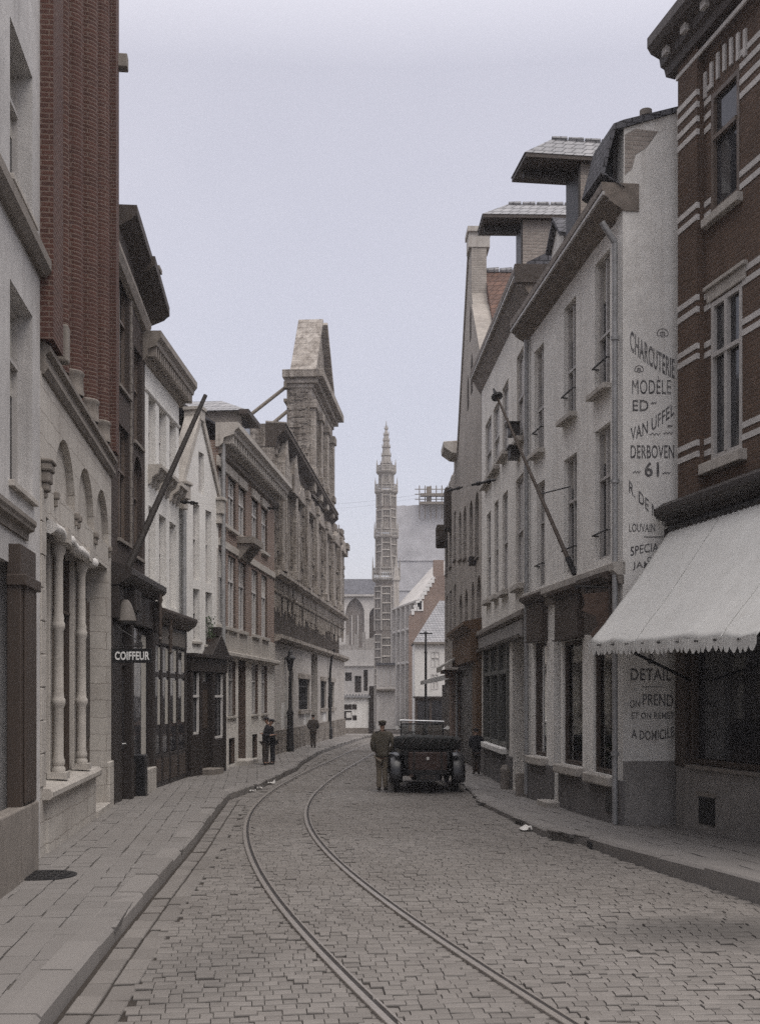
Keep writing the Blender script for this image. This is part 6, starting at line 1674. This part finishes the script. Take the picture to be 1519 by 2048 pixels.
def fender(x, y, a0, a1):
    m = MB(); n = 14; R = .46; w = .155
    for i in range(n + 1):
        a = math.radians(a0 + (a1 - a0) * i / n)
        for q, dz in ((-w, -.05), (-w * .7, .01), (0, .03), (w * .7, .01), (w, -.05)):
            m.v.append((x + q, y + (R + dz) * math.cos(a), .385 + (R + dz) * math.sin(a)))
    for i in range(n):
        for j in range(4): m.f.append((i * 5 + j, i * 5 + j + 1, (i + 1) * 5 + j + 1, (i + 1) * 5 + j))
    o = m.build('fender', 'fender', car, smooth=True); s_ = o.modifiers.new('t', 'SOLIDIFY'); s_.thickness = .012
for x in (-.69, .69): fender(x, .40, 200, 10); fender(x, 3.15, 170, -10)
for x in (-.70, .70): MB().box(x - .13, x + .13, .85, 2.75, .36, .40).build('running_board', 'fender', car, bevel=.01)
for x in (-.36, .36):
    m = MB(); m.lathe([(.03, 3.36), (.12, 3.4), (.13, 3.52), (.1, 3.53)], 0, 0, 4)
    m = MB(); m.tube((x, 3.4, .95), (x, 3.58, .95), .06, .13, 14); m.build('headlight', 'chrome', car)
MB().box(-.3, .3, 3.42, 3.5, .5, 1.0).build('radiator', 'chrome', car, bevel=.03)
# spare wheel bracketed on the left flank
w = MB(); w.lathe([(.28, -.05), (.36, -.06), (.385, 0), (.36, .06), (.28, .05)], 0, 0, 26, axis='x'); o = w.build('spare_wheel', 'tyre', car, smooth=True); o.location = (-.68, 2.15, .72)

# ------------------------------------------------------------------ people
def skin(name, pts, edges, mat, parent, root=0, lv=2):
    me = bpy.data.meshes.new(name); me.from_pydata([p[0] for p in pts], edges, []); me.update()
    o = bpy.data.objects.new(name, me); COL.objects.link(o); o.parent = parent
    s = o.modifiers.new('skin', 'SKIN'); s.use_smooth_shade = True
    if not me.skin_vertices: me.attributes
    sv = me.skin_vertices[0].data
    for i, p in enumerate(pts):
        r = p[1]; sv[i].radius = r if isinstance(r, tuple) else (r, r); sv[i].use_root = (i == root)
    b = o.modifiers.new('sub', 'SUBSURF'); b.levels = lv; b.render_levels = lv
    me.materials.append(M[mat]); return o
def person(loc, face, ht, label, group=None, jacket='dark_cloth', trousers='dark_cloth', lean=0., cap=True, arms='pocket', stance=.09, headturn=0.):
    """local -y is the direction the person faces"""
    P = empty('person', (loc[0], loc[1], loc[2]), face, label, 'person', group); k = ht / 1.72
    def S(x, y, z): 
        # lean forward above the hips
        zz = z; yy = y
        if z > .9: yy = y - lean * (z - .9); zz = z - lean * .18 * (z - .9)
        return (x * k, yy * k, zz * k)
    def A(sx):
        if arms == 'pocket': return [S(sx * .19, 0, 1.40), S(sx * .275, .06, 1.15), S(sx * .165, -.02, .97), S(sx * .10, -.02, .94)]
        if arms == 'one': return [S(sx * .19, 0, 1.40), S(sx * (.30 if sx < 0 else .245), .05, 1.13), S(sx * (.165 if sx < 0 else .19), -.02, .96), S(sx * (.10 if sx < 0 else .12), -.02, .93)]
        return [S(sx * .19, 0, 1.40), S(sx * .24, -.02, 1.12), S(sx * .16, -.26, 1.1), S(sx * .1, -.33, 1.13)]
    # body, one surface
    pts = [(S(0, 0, .95), (.105 * k, .08 * k)), (S(0, .0, 1.15), (.105 * k, .075 * k)), (S(0, 0, 1.34), (.12 * k, .075 * k)), (S(0, .0, 1.47), .05 * k), (S(0, -.01, 1.54), .052 * k), (S(0, -.02, 1.60), (.07 * k, .085 * k)), (S(0, -.015, 1.67), (.072 * k, .085 * k)), (S(0, -.01, 1.715), .04 * k)]
    ed = [(i, i + 1) for i in range(7)]
    for sx in (-1, 1):
        b = len(pts); a = A(sx); pts += [(a[0], .042 * k), (a[1], .034 * k), (a[2], .026 * k), (a[3], .032 * k)]; ed += [(2, b), (b, b + 1), (b + 1, b + 2), (b + 2, b + 3)]
        b2 = len(pts); d = (Vector(a[3]) - Vector(a[2])).normalized()
        for f in range(4):   # fingers
            p = Vector(a[3]) + d * .03 * k + Vector((0, (f - 1.5) * .018 * k, -.01 * k)); q = p + d * (.055 - .006 * abs(f - 1)) * k + Vector((-sx * .012 * k, 0, 0))
            pts += [(tuple(p), .009 * k), (tuple(q), .007 * k)]; ed += [(b + 3, b2 + 2 * f), (b2 + 2 * f, b2 + 2 * f + 1)]
        b3 = len(pts); p = Vector(a[3]) + Vector((-sx * .01 * k, -.035 * k, .0)); pts += [(tuple(p), .011 * k), (tuple(p + d * .04 * k), .008 * k)]; ed += [(b + 3, b3), (b3, b3 + 1)]
        b = len(pts); pts += [(S(sx * .085, 0, .84), .065 * k), (S(sx * stance, -.01, .49), .05 * k), (S(sx * stance * 1.05, .02, .1), .04 * k), (S(sx * stance * 1.1, -.08, .04), .035 * k)]; ed += [(0, b), (b, b + 1), (b + 1, b + 2), (b + 2, b + 3)]
    skin('body', pts, ed, 'skin', P)
    # jacket
    jp = [(S(0, 0, .80), (.19 * k, .14 * k)), (S(0, .0, 1.08), (.185 * k, .14 * k)), (S(0, 0, 1.33), (.205 * k, .135 * k)), (S(0, 0, 1.44), (.12 * k, .085 * k)), (S(0, 0, 1.50), (.062 * k, .062 * k))]
    je = [(0, 1), (1, 2), (2, 3), (3, 4)]
    for sx in (-1, 1):
        b = len(jp); a = A(sx); jp += [(a[0], .078 * k), (a[1], .068 * k), (a[2], .06 * k)]; je += [(2, b), (b, b + 1), (b + 1, b + 2)]
    skin('jacket', jp, je, jacket, P, 1)
    tp = [(S(0, 0, .9), (.17 * k, .13 * k))]; te = []
    for sx in (-1, 1):
        b = len(tp); tp += [(S(sx * .085, 0, .80), .098 * k), (S(sx * stance, -.01, .5), .079 * k), (S(sx * stance * 1.05, .01, .22), .069 * k), (S(sx * stance * 1.05, .0, .07), .068 * k)]; te += [(0, b), (b, b + 1), (b + 1, b + 2), (b + 2, b + 3)]
    skin('trousers', tp, te, trousers, P)
    for sx in (-1, 1):
        skin('shoe', [(S(sx * stance * 1.05, .05, .045), .042 * k), (S(sx * stance * 1.1, -.05, .04), .042 * k), (S(sx * stance * 1.25, -.15, .03), .035 * k)], [(0, 1), (1, 2)], 'leather', P)
    # head details: hair, ears, nose, brow
    hc = Vector(S(0, -.015, 1.635)); m = MB()
    prof = [(.001, 1.0), (.5, .88), (.8, .6), (.95, .25), (.98, 0), (.9, -.2)]
    vs = []
    m.lathe([(q * .088 * k, z * .1 * k) for q, z in prof[::-1]], 0, 0, 16)
    ho = m.build('hair', 'skin_h', P, smooth=True); ho.location = hc + Vector((0, .014 * k, .012 * k)); ho.rotation_euler = (math.radians(-14), 0, headturn)
    m = MB()
    m.lathe([(.012 * k, -.02 * k), (.016 * k, -.012 * k), (.006 * k, .03 * k)], 0, -.098 * k, 8)
    for sx in (-1, 1): m.lathe([(.006 * k, -.03 * k), (.016 * k, 0), (.006 * k, .03 * k)], sx * .078 * k, .0, 8)
    fo = m.build('face', 'skin', P, smooth=True); fo.location = hc; fo.rotation_euler = (0, 0, headturn)
    m = MB()
    for sx in (-1, 1): m.box(sx * .03 * k - .012 * k, sx * .03 * k + .012 * k, -.09 * k, -.078 * k, .012 * k, .022 * k)
    m.box(-.022 * k, .022 * k, -.09 * k, -.078 * k, -.045 * k, -.039 * k); eo = m.build('eyes_and_mouth', 'skin_h', P); eo.location = hc; eo.rotation_euler = (0, 0, headturn)
    if cap:
        m = MB(); m.lathe([(.09 * k, 0), (.105 * k, .02 * k), (.1 * k, .045 * k), (.05 * k, .066 * k), (.001, .068 * k)], 0, 0, 18)
        m.add([(-.075 * k, -.07 * k, .006), (.075 * k, -.07 * k, .006), (.05 * k, -.15 * k, -.012), (-.05 * k, -.15 * k, -.012), (-.075 * k, -.07 * k, .016), (.075 * k, -.07 * k, .016), (.05 * k, -.15 * k, -.002), (-.05 * k, -.15 * k, -.002)], [(0, 1, 2, 3), (4, 7, 6, 5), (0, 3, 7, 4), (3, 2, 6, 7), (2, 1, 5, 6), (1, 0, 4, 5)])
        co = m.build('cap', jacket, P, smooth=True); co.location = hc + Vector((0, 0, .035 * k)); co.rotation_euler = (math.radians(6), 0, headturn)
    return P
mx, my = gp(764, 1583)
person((mx, my, .012), math.pi - .15, 1.56, 'man in khaki jacket and tan trousers standing with his back turned beside the motor car', None, 'khaki', 'khaki2', 0, True, 'one', .075, .35)
a = gp(531, 1530, .13); b_ = gp(545, 1529, .13)
person((a[0], a[1], .135), math.radians(60), 1.36, 'short stooping person in dark clothes, left of the huddled pair by the brick house', 'huddled pair on the left pavement', 'dark_cloth', 'brown_cloth', .34, True, 'reach', .08)
person((b_[0], b_[1], .135), math.radians(-70), 1.4, 'short stooping person in navy clothes, right of the huddled pair by the brick house', 'huddled pair on the left pavement', 'dark_cloth', 'dark_cloth', .30, True, 'reach', .08)
a = (-2.62, 45.0); person((a[0], a[1], .125), math.radians(180), 1.3, 'person in brown clothes walking away on the far left pavement by the ruined hall', None, 'brown_cloth', 'brown_cloth', .05, True, 'pocket', .07)
a = gp(952, 1550, .06); person((a[0], a[1], .075), math.radians(190), 1.2, 'person in dark clothes on the right pavement beyond the parked car', None, 'dark_cloth', 'brown_cloth', .05, True, 'pocket', .08)

# ------------------------------------------------------------------ camera, sky, light
cam = bpy.data.cameras.new('camera'); co = bpy.data.objects.new('camera', cam); COL.objects.link(co)
co.location = (0, 0, CAMH); co.rotation_euler = (math.radians(90), 0, 0)
cam.sensor_fit = 'HORIZONTAL'; cam.sensor_width = 36; cam.lens = 36 * FPX / 1519
cam.shift_x = (759.5 - CX) / 1519; cam.shift_y = (HZ - 1024) / 1519; cam.clip_start = .1; cam.clip_end = 3000
sc.camera = co
# pale city air
hz = MB(); hz.box(-122, 122, -62, 262, -1.2, 27.5); m = bpy.data.materials.new('street_air'); m.use_nodes = True; nt = m.node_tree; nt.nodes.clear()
pv = N(nt, 'ShaderNodeVolumePrincipled'); pv.inputs['Color'].default_value = (.93, .92, .97, 1); pv.inputs['Density'].default_value = .001; pv.inputs['Anisotropy'].default_value = .2
no = N(nt, 'ShaderNodeOutputMaterial'); nt.links.new(pv.outputs[0], no.inputs['Volume'])
tag(hz.build('haze', m), kind='stuff')
w = bpy.data.worlds.new('World'); sc.world = w; w.use_nodes = True; nt = w.node_tree; nt.nodes.clear()
EL, AZ = 60, 142
sky = N(nt, 'ShaderNodeTexSky', sky_type='NISHITA'); sky.sun_disc = False; sky.sun_elevation = math.radians(EL); sky.sun_rotation = math.radians(AZ); sky.air_density = 1.0; sky.dust_density = 3.0
bg1 = N(nt, 'ShaderNodeBackground'); bg1.inputs[1].default_value = .05; nt.links.new(sky.outputs[0], bg1.inputs[0])
# overcast veil: even lilac-grey cloud sheet, brighter overhead
tc = N(nt, 'ShaderNodeTexCoord'); sx = N(nt, 'ShaderNodeSeparateXYZ'); nt.links.new(tc.outputs['Generated'], sx.inputs[0])
zen = ramp(nt, sx.outputs[2], .48, .85)
cl = noise(nt, tc.outputs['Generated'], 2.2, 5, .55)
base = mixc(nt, ramp(nt, cl, .3, .7), (.445, .42, .45), (.50, .47, .492))
veil = mixc(nt, zen, base, (1.75, 1.68, 1.68))
bg2 = N(nt, 'ShaderNodeBackground'); bg2.inputs[1].default_value = .95; nt.links.new(veil, bg2.inputs[0])
ad = N(nt, 'ShaderNodeAddShader'); nt.links.new(bg1.outputs[0], ad.inputs[0]); nt.links.new(bg2.outputs[0], ad.inputs[1])
wo = N(nt, 'ShaderNodeOutputWorld'); nt.links.new(ad.outputs[0], wo.inputs[0])
sun = bpy.data.lights.new('sun', 'SUN'); sun.energy = 1.1; sun.angle = math.radians(36); sun.color = (1, .95, .88)
so = bpy.data.objects.new('sun', sun); COL.objects.link(so)
az, el = math.radians(AZ), math.radians(EL)
dvec = Vector((math.sin(az) * math.cos(el), math.cos(az) * math.cos(el), math.sin(el)))   # toward the sun
so.rotation_euler = dvec.to_track_quat('Z', 'Y').to_euler(); so.location = (0, -5, 30)
vs = sc.view_settings; vs.view_transform = 'Standard'; vs.look = 'None'; vs.exposure = .25; vs.gamma = 1
sc.cycles.use_denoising = False; sc.cycles.max_bounces = 6; sc.cycles.diffuse_bounces = 3; sc.cycles.glossy_bounces = 3; sc.cycles.transparent_max_bounces = 8
